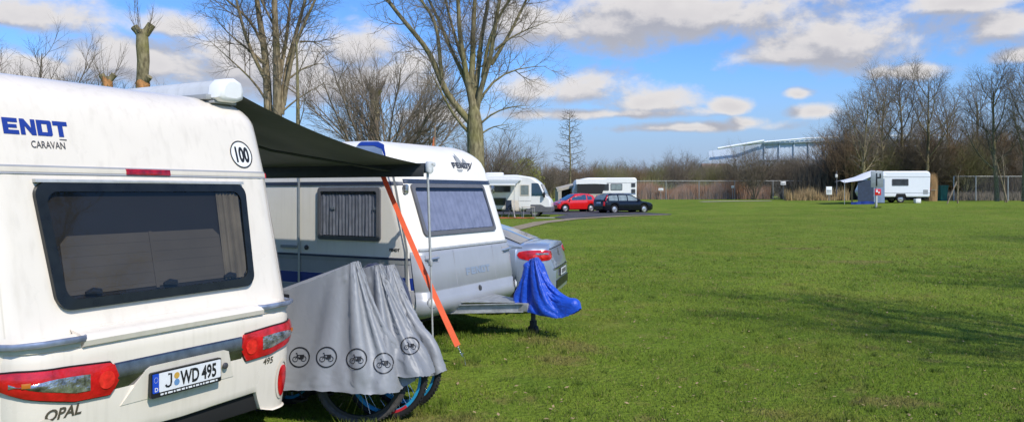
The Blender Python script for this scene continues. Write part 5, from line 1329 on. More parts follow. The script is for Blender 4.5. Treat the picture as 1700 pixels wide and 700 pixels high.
leafy('second yellow-green leafing bush behind the motorhome roof hatch', 872, 82, 4.6, 1.8, 92)
# two thin young trees at right
ysp = dict(n=[7, 4], seg=[7, 5, 3], jit=[.05, .15, .2], up=[.02, .08, .05], start=[.35, .2], ang=[35, 40], L=[1.4, .6], r=[.022, .013], sides=[7, 4, 3], trunk=1, taper=.35, fall=.4)
for label, px, s, lean, sd in (('pale thin young tree leaning left at the right-hand fence', 1672, 66, -.28, 95), ('upright thin young tree beside the leaning one at the right-hand fence', 1669, 66.3, 0, 96), ('short young tree tied to the leaning stake near the green bin', 1590, 62, .02, 97)):
    t = Tree(sd); t.grow(Vector((0, 0, 0)), Vector((lean, 0, 1)).normalized(), 4.0 if sd < 97 else 2.3, .065, 0, ysp); t.make('young_tree', label, 'tree', at(px, s), 'bark', 'twig_tan')
# trees beyond the right edge: their shadows fall across the lawn
put(A3, 'bare tree outside the photo on the right whose shadow crosses the lawn', 850, 20, .80, 1.0).location = (11.8, 2.0, 0)
put(A1, 'second bare tree outside the photo on the right, casting a shadow on the lawn', 850, 20, .85, 3.0).location = (18.2, 5.4, 0)
put(A2, 'third bare tree outside the photo on the right, shading the far lawn', 850, 20, .9, 4.0).location = (27.0, 20.0, .1)

# ================================================================== SITE FURNITURE
fe = thing('chain_link_fence', 'long grey chain link fence with thin posts along the back of the field', 'fence', (14, 90, ground(14, 90)), 0)
FX = [0, 3.7, 7.5, 11.6, 16.0, 18.6, 20.1, 24, 28, 32, 36]
H_ = 2.15
def fpt(x): return Vector((x, -.10*x*(1 if x > 20 else .0)+(2.0 if x > 20 else 0), 0))
for x in FX: mb = MB(); mb.tube([(x, fpt(x).y, 0), (x, fpt(x).y, H_+.05)], .05 if x in (16.0, 18.6) else .036, 6); mb.build('post', M['galv'], fe)
mb = MB(); x = 0
for a, b in zip(FX, FX[1:]):
    pa, pb = fpt(a), fpt(b); mb.tube([pa+Vector((0, 0, H_)), pb+Vector((0, 0, H_))], .028, 5)
mb.build('top_rail', M['galv'], fe)
mb = MB()
for a, b in zip(FX, FX[1:]):
    pa, pb = fpt(a), fpt(b); n = int((b-a)/.14)
    for i in range(n):
        for sg in (0, 1):
            x0 = i/n; x1 = min(1, x0+H_/(b-a)*.9) if sg else max(0, x0-H_/(b-a)*.9)
            q0 = pa.lerp(pb, x0); q1 = pa.lerp(pb, x1); zz = abs(x1-x0)/(H_/(b-a)*.9)*(H_-.08)
            q1.z = zz; mb.grid([[q0+Vector((0, 0, .03)), q1+Vector((0, 0, .03))], [q0+Vector((.012, 0, .03)), q1+Vector((.012, 0, .03))]])
mb.build('wire_mesh', M['galv'], fe, 0)
fr_ = thing('chain_link_fence', 'grey chain link fence at the far right behind the thin young trees', 'fence', (44.0, 78, ground(44, 78)), 0)
for x in (0, 2.2, 5.4, 8.6): mb = MB(); mb.tube([(x, 0, 0), (x, 0, 2.45)], .055, 6); mb.build('post', M['galv'], fr_)
mb = MB(); mb.tube([(0, 0, 2.42), (8.6, 0, 2.42)], .022, 5); mb.build('top_wire', M['galv'], fr_)
mb = MB()
for i in range(60):
    x = i*.14
    for sg in (1, -1):
        x1 = x+sg*1.6
        if 0 <= x1 <= 8.6: mb.grid([[(x, 0, .05), (x1, 0, 2.4)], [(x+.012, 0, .05), (x1+.012, 0, 2.4)]])
mb.build('wire_mesh', M['wframe'], fr_, 0)
def board(label, px, s, z, w, h, m='white', name='notice_board'):
    x, y, g = at(px, s); o = thing(name, label, 'sign', (x, y, g), 0)
    mb = MB(); mb.box((0, -.06, z), (w, .03, h), .008); mb.build('panel', M[m], o)
    mb = MB(); mb.box((0, -.078, z), (w*.8, .006, h*.14)); mb.box((0, -.078, z-h*.22), (w*.7, .006, h*.1)); mb.build('print', M['signgrey'], o)
    mb = MB(); mb.tube([(0, -.03, 0), (0, -.03, z+h*.4)], .025, 6); mb.build('post', M['galv'], o)
board('small white notice board in the reeds at the fence, nearest the dark estate car', 1097, 89.6, 1.15, .55, .28)
board('small white notice board left of the multi-stemmed yellowish tree at the fence', 1216, 89.6, 1.45, .30, .25)
board('white notice board on the fence just left of the gate posts', 1300, 89.0, 1.85, .6, .40)
board('white notice board between the gate posts of the fence', 1337, 88.5, 1.4, .36, .30)
board('upright white board standing in the pale dry grass left of the tent', 1376, 78, 1.0, .58, .80)
# signpost in the lawn
sx, sy, sz = at(1455, 58); sp_ = thing('signpost', 'pale post in the lawn carrying a grey signboard above a small red and white plate', 'signpost', (sx, sy, sz), 0)
mb = MB(); mb.tube([(-.02, 0, -.05), (0, 0, 1.3), (0, 0, 2.75)], .075, 10); mb.build('post', M['palewood'], sp_)
mb = MB(); mb.box((.0, -.10, 2.12), (.92, .04, 1.18), .01); sgn = mb.build('sign_board', M['signgrey'], sp_)
mb = MB(); mb.box((-.04, -.13, 2.1), (.10, .03, .95), .01); mb.box((.14, -.13, 2.25), (.26, .03, .10), .01); mb.box((.23, -.13, 2.40), (.10, .03, .30), .01); mb.build('dark_mark', M['black'], sgn)
mb = MB(); mb.box((.06, -.10, 1.18), (.46, .03, .46), .01); pl = mb.build('lower_plate', M['redpaint'], sp_)
mb = MB(); mb.box((-.02, -.12, 1.25), (.12, .01, .16)); mb.box((.13, -.12, 1.14), (.10, .01, .12)); mb.build('white_mark', M['white'], pl)
mb = MB(); 
for i in range(60):
    a = i*2.4; r = .05+.3*(i/60); mb.fan([(r*math.cos(a)-.01, r*math.sin(a), -.02), (r*math.cos(a)+.02, r*math.sin(a), -.02), (r*math.cos(a)*1.3, r*math.sin(a)*1.3, .12+.1*math.sin(i))])
mb.build('grass_tuft', twig('dark_tuft', (.035, .06, .015)), sp_, 0)
# green bin, straw bundle, stake, lamp post
bx, by, bz = at(1563, 77); bn = thing('waste_bin', 'dark green plastic bin by the trees right of the white caravan', 'bin', (bx, by, bz), .2)
mb = MB(); mb.grid([[(x*k, y*k, z) for x, y in ((-.42, -.4), (.42, -.4), (.42, .4), (-.42, .4))] for z, k in ((0, .8), (1.35, 1), (1.36, 1.06), (1.42, 1.06))], close_u=True); mb.build('body', M['greenbin'], bn, 30)
mb = MB(); mb.box((0, 0, 1.47), (.94, .9, .10), .04); mb.build('lid', M['greenbin'], bn)
sx, sy, sz = at(1545, 75); sb2 = thing('straw_bundle', 'tall tied bundle of straw-coloured reeds between the white caravan and the green bin', 'bundle', (sx, sy, sz), 0)
rn = random.Random(3); mb = MB()
for i in range(900):
    a = rn.uniform(0, 6.28); r = .55*rn.random()**.5; k = 1+.25*rn.uniform(-1, 1); h = rn.uniform(1.9, 2.85)
    p = Vector((r*math.cos(a), r*math.sin(a), 0)); q = Vector((r*k*math.cos(a+.1), r*k*math.sin(a+.1), h)); mb.fan([p+Vector((-.018, 0, 0)), p+Vector((.018, 0, 0)), q])
mb.build('reeds', M['straw'], sb2, 0)
mb = MB(); mb.lathe([(.57, 1.0), (.575, 1.05), (.57, 1.1)], None, 20); mb.build('binding', M['wood'], sb2)
sx, sy, sz = at(1580, 61.5); so = thing('wooden_stake', 'slanting wooden support stake propped against the short young tree', 'stake', (sx, sy, sz), 0)
mb = MB(); mb.tube([(-.35, 0, 0), (.45, .1, 1.75)], [.05, .045], 7); mb.tube([(.30, .06, 1.5), (.62, .3, 1.5)], .02, 5); mb.build('stake', M['wood'], so)
sx, sy, sz = at(1389, 80); so = thing('lamp_post', 'dark thin post topped by a small white box, left of the blue grey tent', 'post', (sx, sy, sz), 0)
mb = MB(); mb.tube([(0, 0, 0), (0, 0, 3.0)], .05, 6); mb.build('post', M['wframe'], so)
mb = MB(); mb.box((-.06, -.06, 2.5), (.24, .16, .34), .03); mb.build('box', M['palewood'], so)
# flag mast behind caravan 2
sx, sy, sz = at(722, 19); fl = thing('flag_mast', 'slim mast with a furled orange red flag behind the older caravan roof', 'mast', (sx, sy, sz), 0)
mb = MB(); mb.tube([(0, 0, 0), (0, 0, 3.42)], .018, 6); mb.build('mast', M['wood'], fl)
mb = MB(); mb.tube([(0, 0, 3.1), (.25, 0, 2.9), (.52, .0, 2.2)], .012, 5); mb.build('stay', M['wframe'], fl)
mb = MB(); rows = []
for j in range(10):
    t = j/9; rows.append([(-.02-(.02+.10*t)*(.5+.5*math.cos(a))+.01*math.sin(a*5+j), .03*math.sin(a), 3.12-.60*t) for a in [i*2*PI/16 for i in range(16)]])
mb.grid(rows, close_u=True); mb.build('flag', mat('orange_flag', (.50, .15, .06), .8, var=.3), fl, 180)
# stadium and brick house in the distance
sd = thing('stadium', 'distant grey stadium with a white roof truss above the trees on the right', 'building', (127, 500, 0), 0)
mb = MB()
prof = [(0, 28), (14, 30), (33, 32.5), (60, 34), (110, 35), (150, 35)]
mb.grid([[(x, y+(25-x*.1 if x < 30 else 0)*.2, z) for x, z in prof] for y in (0,)]+[[(x, 0, 0) for x, z in prof]]); mb.build('facade', M['stad'], sd, 0)
mb = MB(); mb.grid([[(x, y, z+y*.02) for x, z in ((33, 33), (60, 34.4), (110, 35.4), (150, 35.6))] for y in (-2, 60)]); mb.grid([[(x, -2, z-dz) for x, z in ((33, 33), (60, 34.4), (110, 35.4), (150, 35.6))] for dz in (0, 1.2)]); mb.build('roof', mat('stadium_roof', (.46, .51, .60), .5), sd, 0)
mb = MB()
for a, b in zip(((33, 33.2), (60, 35.6), (110, 37.2), (150, 37.4)), ((60, 35.6), (110, 37.2), (150, 37.4))): mb.tube([(a[0], -3, a[1]), (b[0], -3, b[1])], .5, 5)
mb.tube([(4, -1, 29.2), (33, -3, 34.0)], .8, 5)
for i in range(38): x = 34+i*3; mb.tube([(x, -3, 33.0+(x-33)*.02), (x+1.5, -3, 34.2+(x-33)*.028)], .22, 4)
mb.build('white_truss', M['stadwhite'], sd, 0)
mb = MB()
for i in range(13): mb.box((34+i*9.4, -.6, 15), (.6, .8, 36+i*.2))
for z in (18, 22): mb.box((75, -.5, z), (148, .6, .5))
mb.build('facade_grid', mat('hazed_stadium_grid', (.42, .49, .60), .6), sd, 0)  # grid lines lightened as well, haze painted into their colour
hs = thing('brick_house', 'reddish roof of a house just showing above the far brown trees left of the stadium', 'house', (42.8, 165, -.7), .1)
mb = MB(); mb.box((0, 0, 3), (6.0, 7, 6)); mb.build('wall', M['brick'], hs)
mb = MB(); mb.fan([(-3.3, -3.8, 5.9), (3.3, -3.8, 5.9), (3.0, 0, 8.4), (-3.0, 0, 8.4)]); mb.fan([(-3.3, 3.8, 5.9), (3.3, 3.8, 5.9), (3.0, 0, 8.4), (-3.0, 0, 8.4)]); mb.fan([(3.02, -3.5, 5.9), (3.02, 3.5, 5.9), (3.0, 0, 8.35)]); mb.fan([(-3.02, -3.5, 5.9), (-3.02, 3.5, 5.9), (-3.0, 0, 8.35)]); mb.build('roof', mat('roof_tiles', (.20, .13, .11), .9, var=.2, scale=5), hs, 0)

# ================================================================== GROUND, ROAD, GRASS
SPOTS = [(962, 8.75, .35, .30), (890, 9.0, .28, .22), (935, 8.2, .34, .25), (1430, 20.0, 1.2, .5), (720, 6.15, .6, .25), (1480, 6.7, .4, .22), (1330, 24.5, .9, .5)]
def grass_nodes(nt, L, fine=True):
    ge = N(nt, 'ShaderNodeNewGeometry')
    def nz(sc, det=4, dist=0):
        n = N(nt, 'ShaderNodeTexNoise'); n.inputs['Scale'].default_value = sc; n.inputs['Detail'].default_value = det; n.inputs['Distortion'].default_value = dist; L(ge.outputs['Position'], n.inputs['Vector']); return n.outputs['Fac']
    def mr(s, a, b, c=0, d=1):
        m_ = N(nt, 'ShaderNodeMapRange'); m_.inputs['From Min'].default_value = a; m_.inputs['From Max'].default_value = b; m_.inputs['To Min'].default_value = c; m_.inputs['To Max'].default_value = d; L(s, m_.inputs['Value']); return m_.outputs['Result']
    def mix(f, a, b, bt='MIX'):
        m_ = N(nt, 'ShaderNodeMix', data_type='RGBA', blend_type=bt)
        if isinstance(f, (int, float)): m_.inputs['Factor'].default_value = f
        else: L(f, m_.inputs['Factor'])
        for k, v in (('A', a), ('B', b)):
            if isinstance(v, tuple): m_.inputs[k].default_value = (*v, 1)
            else: L(v, m_.inputs[k])
        return m_.outputs['Result']
    c = mix(mr(nz(.22, 5, .6), .38, .62), (.142, .212, .019), (.192, .262, .029))
    c = mix(mr(nz(1.1, 6, .8), .48, .70, 0, .75), c, (.105, .172, .016))
    c = mix(mr(nz(.55, 6, 1.0), .52, .72, 0, .62), c, (.250, .240, .045))
    c = mix(mr(nz(2.3, 6, .5), .58, .74, 0, .65), c, (.27, .195, .08))
    for px_, s_, rx_, ry_ in SPOTS:
        ma = N(nt, 'ShaderNodeVectorMath', operation='MULTIPLY_ADD'); L(ge.outputs['Position'], ma.inputs[0]); ma.inputs[1].default_value = (1/rx_, 1/ry_, 0); ma.inputs[2].default_value = (-(px_-850)/1300*s_/rx_, -s_/ry_, 0)
        ln = N(nt, 'ShaderNodeVectorMath', operation='LENGTH'); L(ma.outputs['Vector'], ln.inputs[0])
        ad = N(nt, 'ShaderNodeMath', operation='MULTIPLY_ADD'); L(nz(6, 6, .5), ad.inputs[0]); ad.inputs[1].default_value = 2.2; L(ln.outputs['Value'], ad.inputs[2])
        c = mix(mr(ad.outputs[0], 1.6, 2.2, .45, 0), c, (.26, .165, .08))
    return c, nz, mr, mix
m, nt, b = newmat('lawn_soil'); L = nt.links.new
c, nz, mr, mix = grass_nodes(nt, L)
c = mix(mr(nz(38, 6, .3), .35, .68), mix(.35, c, (.07, .09, .015)), c)
c = mix(mr(nz(9, 8, .3), .52, .75, 0, .5), c, mix(.5, c, (.04, .07, .012)))
L(c, b.inputs['Base Color']); b.inputs['Roughness'].default_value = .95; b.inputs['Specular IOR Level'].default_value = .1
bp = N(nt, 'ShaderNodeBump'); bp.inputs['Distance'].default_value = .06; bp.inputs['Strength'].default_value = 1; L(nz(16, 9), bp.inputs['Height']); L(bp.outputs['Normal'], b.inputs['Normal'])
M['lawn'] = m
def axis(lo, hi, far0, far1, st):
    a = [lo+st*i for i in range(int((hi-lo)/st)+1)]
    x = hi; d = st
    while x < far1: d *= 1.5; x += d; a.append(x)
    x = lo; d = st
    while x > far0: d *= 1.5; x -= d; a.insert(0, x)
    return a
gx, gy = axis(-40, 80, -3000, 3000, 1.0), axis(-8, 120, -600, 4000, 1.0)
mb = MB(); mb.grid([[(x, y, ground(x, y)) for x in gx] for y in gy])
tag(mb.build('ground', M['lawn'], None, 180), kind='structure')
def sheet(name, quadrows, m, dz, kind='structure', jit=0):
    mb = MB(); mb.grid([[(x, y, ground(x, y)+dz) for x, y in row] for row in quadrows]); return tag(mb.build(name, m, None, 180), kind=kind)
def rows_between(A, B, na, nb):   # two polylines, interpolate
    def res(P, n):
        out = []
        for i in range(n+1):
            t = i/n*(len(P)-1); k = min(int(t), len(P)-2); f = t-k; out.append((P[k][0]+(P[k+1][0]-P[k][0])*f, P[k][1]+(P[k+1][1]-P[k][1])*f))
        return out
    a, b2 = res(A, na), res(B, na)
    return [[(p[0]+(q[0]-p[0])*j/nb, p[1]+(q[1]-p[1])*j/nb) for p, q in zip(a, b2)] for j in range(nb+1)]
asph = mat('asphalt', (.060, .056, .062), .9, var=.25, scale=3, bump=.01, bscale=60)
sheet('road', rows_between([(-12, 57), (2.5, 56.5), (8, 55.8), (11.2, 55.4)], [(-12, 67), (3, 66.5), (8, 65), (11.6, 56.6)], 40, 10), asph, .02)
sheet('driveway', rows_between([(3.4, 47.5), (5.0, 51.0), (8.5, 54.2)], [(2.6, 50), (3.5, 54), (4.2, 56.6)], 20, 8), asph, .026)
sheet('path', rows_between([(.2, 34.5), (1.9, 42), (4.0, 47.2), (7.5, 52), (11.2, 55.2)], [(-.35, 36.2), (1.2, 43.2), (3.4, 48.0), (7.0, 52.9), (11.0, 55.9)], 60, 3), mat('sandy_path', (.27, .215, .135), .95, var=.25, scale=4, bump=.01, bscale=50), .030)
sheet('sand_patch', rows_between([(18.7, 76.2), (21.5, 75.9), (25.0, 75.2)], [(18.4, 77.6), (21.5, 77.4), (25.3, 76.6)], 20, 4), M['concrete'], .035)

M['soil'] = mat('bare_brown_soil', (.23, .145, .075), .95, var=.4, scale=9, bump=.03, bscale=25)
# blades of grass: one countless mass
rng = np.random.default_rng(11)
gv = np.vectorize(ground)
def blades(n, y0, y1, w, h, name, powr=1.0, keep=None):
    y = y0+(y1-y0)*rng.random(n)**powr
    if keep is not None: y = y[rng.random(n) < keep(y)]; n = len(y)
    x = (rng.random(n)*2-1)*(.68*y+1.2)
    x = np.clip(x, -30, 60)
    gz = np.zeros(n)
    uu = .027*(x-7)+.022*(y-63)
    sst = lambda t: (lambda q: q*q*(3-2*q))(np.clip(t, 0, 1))
    gz = .11*np.exp(-((x-.2)**2+(y-9.2)**2)/1.4)+.15*sst((y-14)/45)+.75*sst((uu+.1)/.95)
    # clumpiness
    cl = np.sin(x*3.1+np.sin(y*2.3)*2)*np.sin(y*2.7+np.sin(x*1.9)*2); cl2 = np.sin(x*11+y*4)*np.sin(y*13-x*5)
    hh = h*(.55+.75*rng.random(n))*(1+.30*cl+.18*cl2)
    a = rng.random(n)*2*PI; ww = w*(.6+.8*rng.random(n))
    dx, dy = np.cos(a)*ww/2, np.sin(a)*ww/2
    la = rng.random(n)*2*PI; ln = hh*(.25+.9*rng.random(n))
    V = np.empty((n, 3, 3), np.float32)
    V[:, 0] = np.stack([x-dx, y-dy, gz-.005], 1); V[:, 1] = np.stack([x+dx, y+dy, gz-.005], 1)
    V[:, 2] = np.stack([x+np.cos(la)*ln, y+np.sin(la)*ln, gz+hh], 1)
    me = bpy.data.meshes.new(name); me.vertices.add(n*3); me.vertices.foreach_set('co', V.reshape(-1))
    me.loops.add(n*3); me.loops.foreach_set('vertex_index', np.arange(n*3, dtype=np.int32))
    me.polygons.add(n); me.polygons.foreach_set('loop_start', np.arange(0, n*3, 3, dtype=np.int32)); me.polygons.foreach_set('loop_total', np.full(n, 3, np.int32))
    at_ = me.attributes.new('tint', 'FLOAT', 'POINT'); tv = np.repeat(rng.random(n), 3).astype(np.float32); at_.data.foreach_set('value', tv)
    me.update(); me.validate()
    o = bpy.data.objects.new(name, me); COL.objects.link(o); me.materials.append(M['grass'])
    return tag(o, kind='stuff')
m, nt, b = newmat('grass_blades'); L = nt.links.new
c, nz, mr, mix = grass_nodes(nt, L)
at_ = N(nt, 'ShaderNodeAttribute'); at_.attribute_name = 'tint'
c = mix(mr(at_.outputs['Fac'], 0, 1, .0, 1), mix(1.0, c, (.78, .84, .75), 'MULTIPLY'), mix(1.0, c, (1.55, 1.45, 1.4), 'MULTIPLY'))
c = mix(mr(at_.outputs['Fac'], .94, .97), c, (.34, .27, .11))
ge2 = N(nt, 'ShaderNodeNewGeometry'); va = N(nt, 'ShaderNodeVectorMath', operation='MULTIPLY_ADD'); L(ge2.outputs['Normal'], va.inputs[0]); va.inputs[1].default_value = (.45, .45, .45); va.inputs[2].default_value = (0, 0, .9)
vn = N(nt, 'ShaderNodeVectorMath', operation='NORMALIZE'); L(va.outputs['Vector'], vn.inputs[0]); L(vn.outputs['Vector'], b.inputs['Normal'])
L(c, b.inputs['Base Color']); b.inputs['Roughness'].default_value = .6; b.inputs['Specular IOR Level'].default_value = .25
tl = N(nt, 'ShaderNodeBsdfTranslucent'); L(c, tl.inputs['Color']); ms = N(nt, 'ShaderNodeMixShader'); ms.inputs['Fac'].default_value = .3
L(b.outputs['BSDF'], ms.inputs[1]); L(tl.outputs['BSDF'], ms.inputs[2]); L(ms.outputs['Shader'], nt.nodes['Material Output'].inputs['Surface'])
M['grass'] = m
blades(500000, 4.6, 18, .008, .026, 'lawn_grass', 1.25, lambda y: 1-np.clip((y-11)/7, 0, 1))
blades(360000, 10, 58, .019, .032, 'lawn_grass', 1.7, lambda y: np.clip((y-10)/8, 0, 1))
mb = MB(); rn = random.Random(77)
def tuft(x, y, n, R_, h):
    for i in range(n):
        a = rn.uniform(0, 6.28); r = R_*rn.random()**.6; px_, py_ = x+r*math.cos(a), y+r*math.sin(a); g = ground(px_, py_)-.004; hh = h*rn.uniform(.5, 1.2); b2 = rn.uniform(0, 6.28); w = .0045
        k = len(mb.v); mb.v.extend([(px_-w*math.cos(b2), py_-w*math.sin(b2), g), (px_+w*math.cos(b2), py_+w*math.sin(b2), g), (px_+hh*rn.uniform(-.6, .6), py_+hh*rn.uniform(-.6, .6), g+hh)]); mb.f.append((k, k+1, k+2)); mb.m.append(0)
for i in range(420):
    y = 5.2+20*rn.random()**1.5; x = rn.uniform(-.1*y, .68*y); tuft(x, y, rn.randint(14, 40), rn.uniform(.03, .11), rn.uniform(.04, .075))
for (xa, ya), (xb, yb), n in (((-1.05, 8.75), (-.05, 10.5), 40), ((-1.4, 5.6), (-.6, 6.6), 30), ((.2, 9.1), (.35, 9.5), 8), ((-2.0, 9.2), (-1.0, 8.7), 20), ((-.6, 7.9), (-.4, 8.1), 5)):
    for i in range(n): t_ = rn.random(); tuft(xa+(xb-xa)*t_+rn.gauss(0, .08), ya+(yb-ya)*t_+rn.gauss(0, .08), 30, .08, .085)
tag(mb.build('grass_tufts', M['grass'], None, 0), kind='stuff')
# fallen leaves and bits on the lawn
mb = MB(); rn = random.Random(9)
for i in range(1300):
    y = 5.5+24*rn.random()**1.5; x = rn.uniform(-.12*y, .68*y); g = ground(x, y)+rn.uniform(.015, .04); a = rn.uniform(0, 6.28); s = rn.uniform(.008, .026)
    u = Vector((math.cos(a), math.sin(a), rn.uniform(-.4, .4)))*s; w = Vector((-math.sin(a), math.cos(a), rn.uniform(-.4, .4)))*s*.55; c_ = Vector((x, y, g)); mb.fan([c_-u, c_+w, c_+u, c_-w])
tag(mb.build('fallen_leaves', twig('dead_leaves', (.36, .26, .14), .5), None, 0), kind='stuff')
# reeds behind the fence, thickets, tufts
def bladefield(name, n, xr, yr, h, w, matn, wob=.3, hfun=None):
    rn = random.Random(name+str(n)); mb = MB()
    for i in range(n):
        y = rn.uniform(*yr); x = rn.uniform(xr[0], xr[1])*y/yr[0]; hh = h*rn.uniform(.55, 1.1)*(hfun(x) if hfun else 1); g = ground(x, y)
        a = rn.uniform(0, PI); dx, dy = math.cos(a)*w, math.sin(a)*w
        q = (x+rn.uniform(-wob, wob)*hh, y+rn.uniform(-wob, wob)*hh, g+hh); mb.v.extend([(x-dx, y-dy, g), (x+dx, y+dy, g), q]); k = len(mb.v); mb.f.append((k-3, k-2, k-1)); mb.m.append(0)
    return tag(mb.build(name, M[matn], None, 0), kind='stuff')
bladefield('dry_reeds', 16000, (13.5, 30), (91, 100), 2.5, .030, 'reed', .12, lambda x: .72+.28*math.sin(x*.9)*math.sin(x*.37+1))
bladefield('dry_reeds', 3000, (27.5, 34), (79, 84), 1.5, .03, 'palereed', .2, lambda x: .6+.4*math.sin(x*2.1))
bladefield('undergrowth', 16000, (-10, 30), (101, 135), 3.3, .05, 'twig_olive', .22, lambda x: .75+.25*math.sin(x*.23)*math.sin(x*.61))
bladefield('undergrowth', 24000, (31, 66), (86, 110), 4.2, .05, 'twig_dark', .25, lambda x: .8+.2*math.sin(x*.4))
bladefield('dry_reeds', 2600, (42, 53), (78.5, 82), 1.0, .03, 'twig_brown', .3)
bladefield('undergrowth', 12000, (-60, 120), (150, 210), 7.5, .16, 'twig_brown', .2, lambda x: .75+.25*math.sin(x*.13)*math.sin(x*.31))

# ================================================================== SKY, SUN, CAMERA
EL = math.radians(45); SX, SY = .60, -.80
w = bpy.data.worlds.new('World'); scene.world = w; w.use_nodes = True; nt = w.node_tree; L = nt.links.new
bg = nt.nodes['Background']; out = nt.nodes['World Output']
sky = N(nt, 'ShaderNodeTexSky', sky_type='NISHITA'); sky.sun_disc = False; sky.sun_elevation = EL; sky.sun_rotation = math.atan2(SX, SY)
sky.air_density = 1.0; sky.dust_density = .6; sky.ozone_density = 2.0
hs_ = N(nt, 'ShaderNodeHueSaturation'); hs_.inputs['Saturation'].default_value = 1.10; hs_.inputs['Value'].default_value = 1.0; L(sky.outputs['Color'], hs_.inputs['Color'])
tint = N(nt, 'ShaderNodeMix', data_type='RGBA', blend_type='MULTIPLY'); tint.inputs['Factor'].default_value = 1; L(hs_.outputs['Color'], tint.inputs['A']); tint.inputs['B'].default_value = (.53, .76, 1.11, 1)
haze = N(nt, 'ShaderNodeMix', data_type='RGBA'); L(tint.outputs['Result'], haze.inputs['A']); haze.inputs['B'].default_value = (2.2, 2.75, 3.9, 1); L(haze.outputs['Result'], bg.inputs['Color']); bg.inputs['Strength'].default_value = .17
# clouds as a field over view directions
grp = bpy.data.node_groups.new('cloud_field', 'ShaderNodeTree')
grp.interface.new_socket('Vector', in_out='INPUT', socket_type='NodeSocketVector'); grp.interface.new_socket('Field', in_out='OUTPUT', socket_type='NodeSocketFloat')
gi, go = grp.nodes.new('NodeGroupInput'), grp.nodes.new('NodeGroupOutput'); GL = grp.links.new
def mth(op, a, b=None, c=None, nt_=grp):
    n = nt_.nodes.new('ShaderNodeMath'); n.operation = op
    for i, v in enumerate((a, b, c)):
        if v is None: continue
        if isinstance(v, (int, float)): n.inputs[i].default_value = v
        else: nt_.links.new(v, n.inputs[i])
    return n.outputs[0]
sep = grp.nodes.new('ShaderNodeSeparateXYZ'); GL(gi.outputs[0], sep.inputs[0])     # x = azimuth, y = elevation slope
az, ev = sep.outputs[0], sep.outputs[1]
CL = [(1140, 28, 225, 52), (1000, 45, 110, 52), (1410, 72, 150, 50), (1330, 92, 90, 22), (1600, 4, 110, 26), (1668, 48, 62, 34), (1700, 92, 45, 16),
      (975, 152, 75, 30), (1075, 172, 65, 24), (1212, 178, 30, 14), (1325, 157, 22, 9), (1346, 186, 36, 12), (1236, 205, 36, 9), (890, 150, 50, 25), (1150, 212, 120, 9), (1000, 190, 160, 10),
      (40, 28, 130, 34), (285, 45, 75, 24), (430, 115, 190, 60), (585, 88, 62, 40), (670, 130, 60, 40), (250, 110, 170, 42), (560, 135, 130, 40), (60, 115, 120, 26), (865, 45, 70, 40),
      (-300, 60, 220, 60), (-700, 120, 300, 60), (2000, 70, 200, 50), (2500, 120, 300, 60), (720, 190, 60, 22), (1500, 120, 60, 14)]
acc = None
for cx, cy, rx, ry in CL:
    a0 = math.atan2((cx-850)/1300, 1); e0 = (318-cy)/1300*math.cos(a0); ra = 1.15*rx/1300*math.cos(a0)**2; re = 1.12*ry/1300*math.cos(a0)
    du = mth('MULTIPLY', mth('SUBTRACT', az, a0), 1/ra); dv = mth('SUBTRACT', ev, e0)
    up = mth('MULTIPLY', mth('MAXIMUM', dv, 0), 1/re); dn = mth('MULTIPLY', mth('MINIMUM', dv, 0), 1/(re*.72))
    q = mth('ADD', mth('MULTIPLY', du, du), mth('ADD', mth('MULTIPLY', up, up), mth('MULTIPLY', dn, dn)))
    f = mth('SUBTRACT', 1.0, mth('SQRT', q))
    acc = f if acc is None else mth('SMOOTH_MAX', acc, f, .15)
mp = grp.nodes.new('ShaderNodeMapping'); mp.inputs['Scale'].default_value = (1, 1.5, 1); GL(gi.outputs[0], mp.inputs['Vector'])
n1 = grp.nodes.new('ShaderNodeTexNoise'); n1.inputs['Scale'].default_value = 9; n1.inputs['Detail'].default_value = 9; n1.inputs['Roughness'].default_value = .64; n1.inputs['Distortion'].default_value = .3; GL(mp.outputs['Vector'], n1.inputs['Vector'])
n2 = grp.nodes.new('ShaderNodeTexNoise'); n2.inputs['Scale'].default_value = 34; n2.inputs['Detail'].default_value = 6; GL(mp.outputs['Vector'], n2.inputs['Vector'])
fld = mth('ADD', mth('MAXIMUM', acc, -1.2), mth('ADD', mth('MULTIPLY', mth('SUBTRACT', n1.outputs['Fac'], .5), 2.6), mth('MULTIPLY', mth('SUBTRACT', n2.outputs['Fac'], .5), 1.0)))
GL(fld, go.inputs[0])
tc = N(nt, 'ShaderNodeTexCoord'); sp2 = N(nt, 'ShaderNodeSeparateXYZ'); L(tc.outputs['Generated'], sp2.inputs[0])
m2 = lambda op, a, b=None, c=None: mth(op, a, b, c, nt)
azw = m2('ARCTAN2', sp2.outputs[0], sp2.outputs[1])
hyp = m2('SQRT', m2('ADD', m2('MULTIPLY', sp2.outputs[0], sp2.outputs[0]), m2('MULTIPLY', sp2.outputs[1], sp2.outputs[1])))
evw = m2('DIVIDE', sp2.outputs[2], m2('MAXIMUM', hyp, .02))
def field(de, da=0):
    cb = N(nt, 'ShaderNodeCombineXYZ'); L(m2('ADD', azw, da), cb.inputs[0]); L(m2('ADD', evw, de), cb.inputs[1])
    g = nt.nodes.new('ShaderNodeGroup'); g.node_tree = grp; L(cb.outputs[0], g.inputs[0]); return g.outputs[0]
f0, f1 = field(0), field(.022, .008)
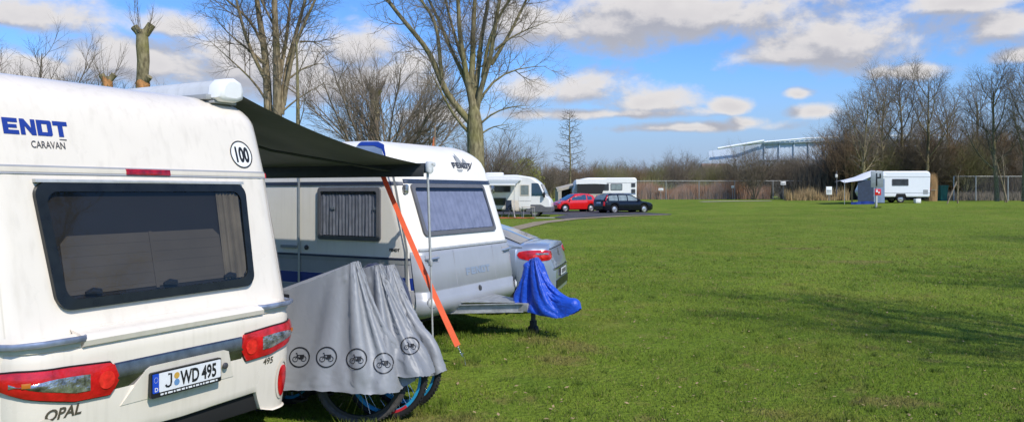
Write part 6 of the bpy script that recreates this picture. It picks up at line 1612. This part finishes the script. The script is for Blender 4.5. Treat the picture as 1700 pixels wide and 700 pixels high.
def mrw(s, a, b, c=0, d=1, sm=True):
    m_ = N(nt, 'ShaderNodeMapRange', interpolation_type='SMOOTHSTEP' if sm else 'LINEAR'); m_.inputs['From Min'].default_value = a; m_.inputs['From Max'].default_value = b; m_.inputs['To Min'].default_value = c; m_.inputs['To Max'].default_value = d; L(s, m_.inputs['Value']); return m_.outputs['Result']
alpha = mrw(f0, -.50, .52, 0, .97)
L(mrw(evw, .02, .17, .85, 0), haze.inputs['Factor'])
lit = mrw(m2('SUBTRACT', f0, f1), -.30, .55)
thick = mrw(f0, .2, 1.3)
cc = N(nt, 'ShaderNodeMix', data_type='RGBA'); L(lit, cc.inputs['Factor']); cc.inputs['A'].default_value = (.46, .47, .53, 1); cc.inputs['B'].default_value = (.80, .77, .76, 1)
cd_ = N(nt, 'ShaderNodeMix', data_type='RGBA', blend_type='MULTIPLY'); L(thick, cd_.inputs['Factor']); L(cc.outputs['Result'], cd_.inputs['A']); cd_.inputs['B'].default_value = (.88, .88, .90, 1)
bg2 = N(nt, 'ShaderNodeBackground'); L(cd_.outputs['Result'], bg2.inputs['Color']); bg2.inputs['Strength'].default_value = 1.0
ms = N(nt, 'ShaderNodeMixShader'); L(alpha, ms.inputs['Fac']); L(bg.outputs['Background'], ms.inputs[1]); L(bg2.outputs['Background'], ms.inputs[2]); L(ms.outputs['Shader'], out.inputs['Surface'])

sl_ = bpy.data.lights.new('sun', 'SUN'); sl_.energy = 4.3; sl_.angle = math.radians(.53); sl_.color = (1, .945, .85)
so = bpy.data.objects.new('sun', sl_); COL.objects.link(so)
S_ = Vector((SX*math.cos(EL), SY*math.cos(EL), math.sin(EL))); so.rotation_euler = S_.to_track_quat('Z', 'Y').to_euler(); so.location = (20, -15, 30)

cam = bpy.data.cameras.new('camera'); cam.sensor_width = 36; cam.lens = 36*1300/1700; cam.shift_y = -32/1700; cam.clip_end = 9000; cam.clip_start = .05
co = bpy.data.objects.new('camera', cam); COL.objects.link(co); co.location = (0, 0, 1.8); co.rotation_euler = (PI/2, 0, 0); scene.camera = co
scene.view_settings.view_transform = 'Standard'; scene.view_settings.look = 'None'; scene.view_settings.exposure = 0
scene.render.engine = 'CYCLES'; scene.cycles.max_bounces = 6; scene.cycles.transparent_max_bounces = 12; scene.cycles.caustics_reflective = False; scene.cycles.caustics_refractive = False
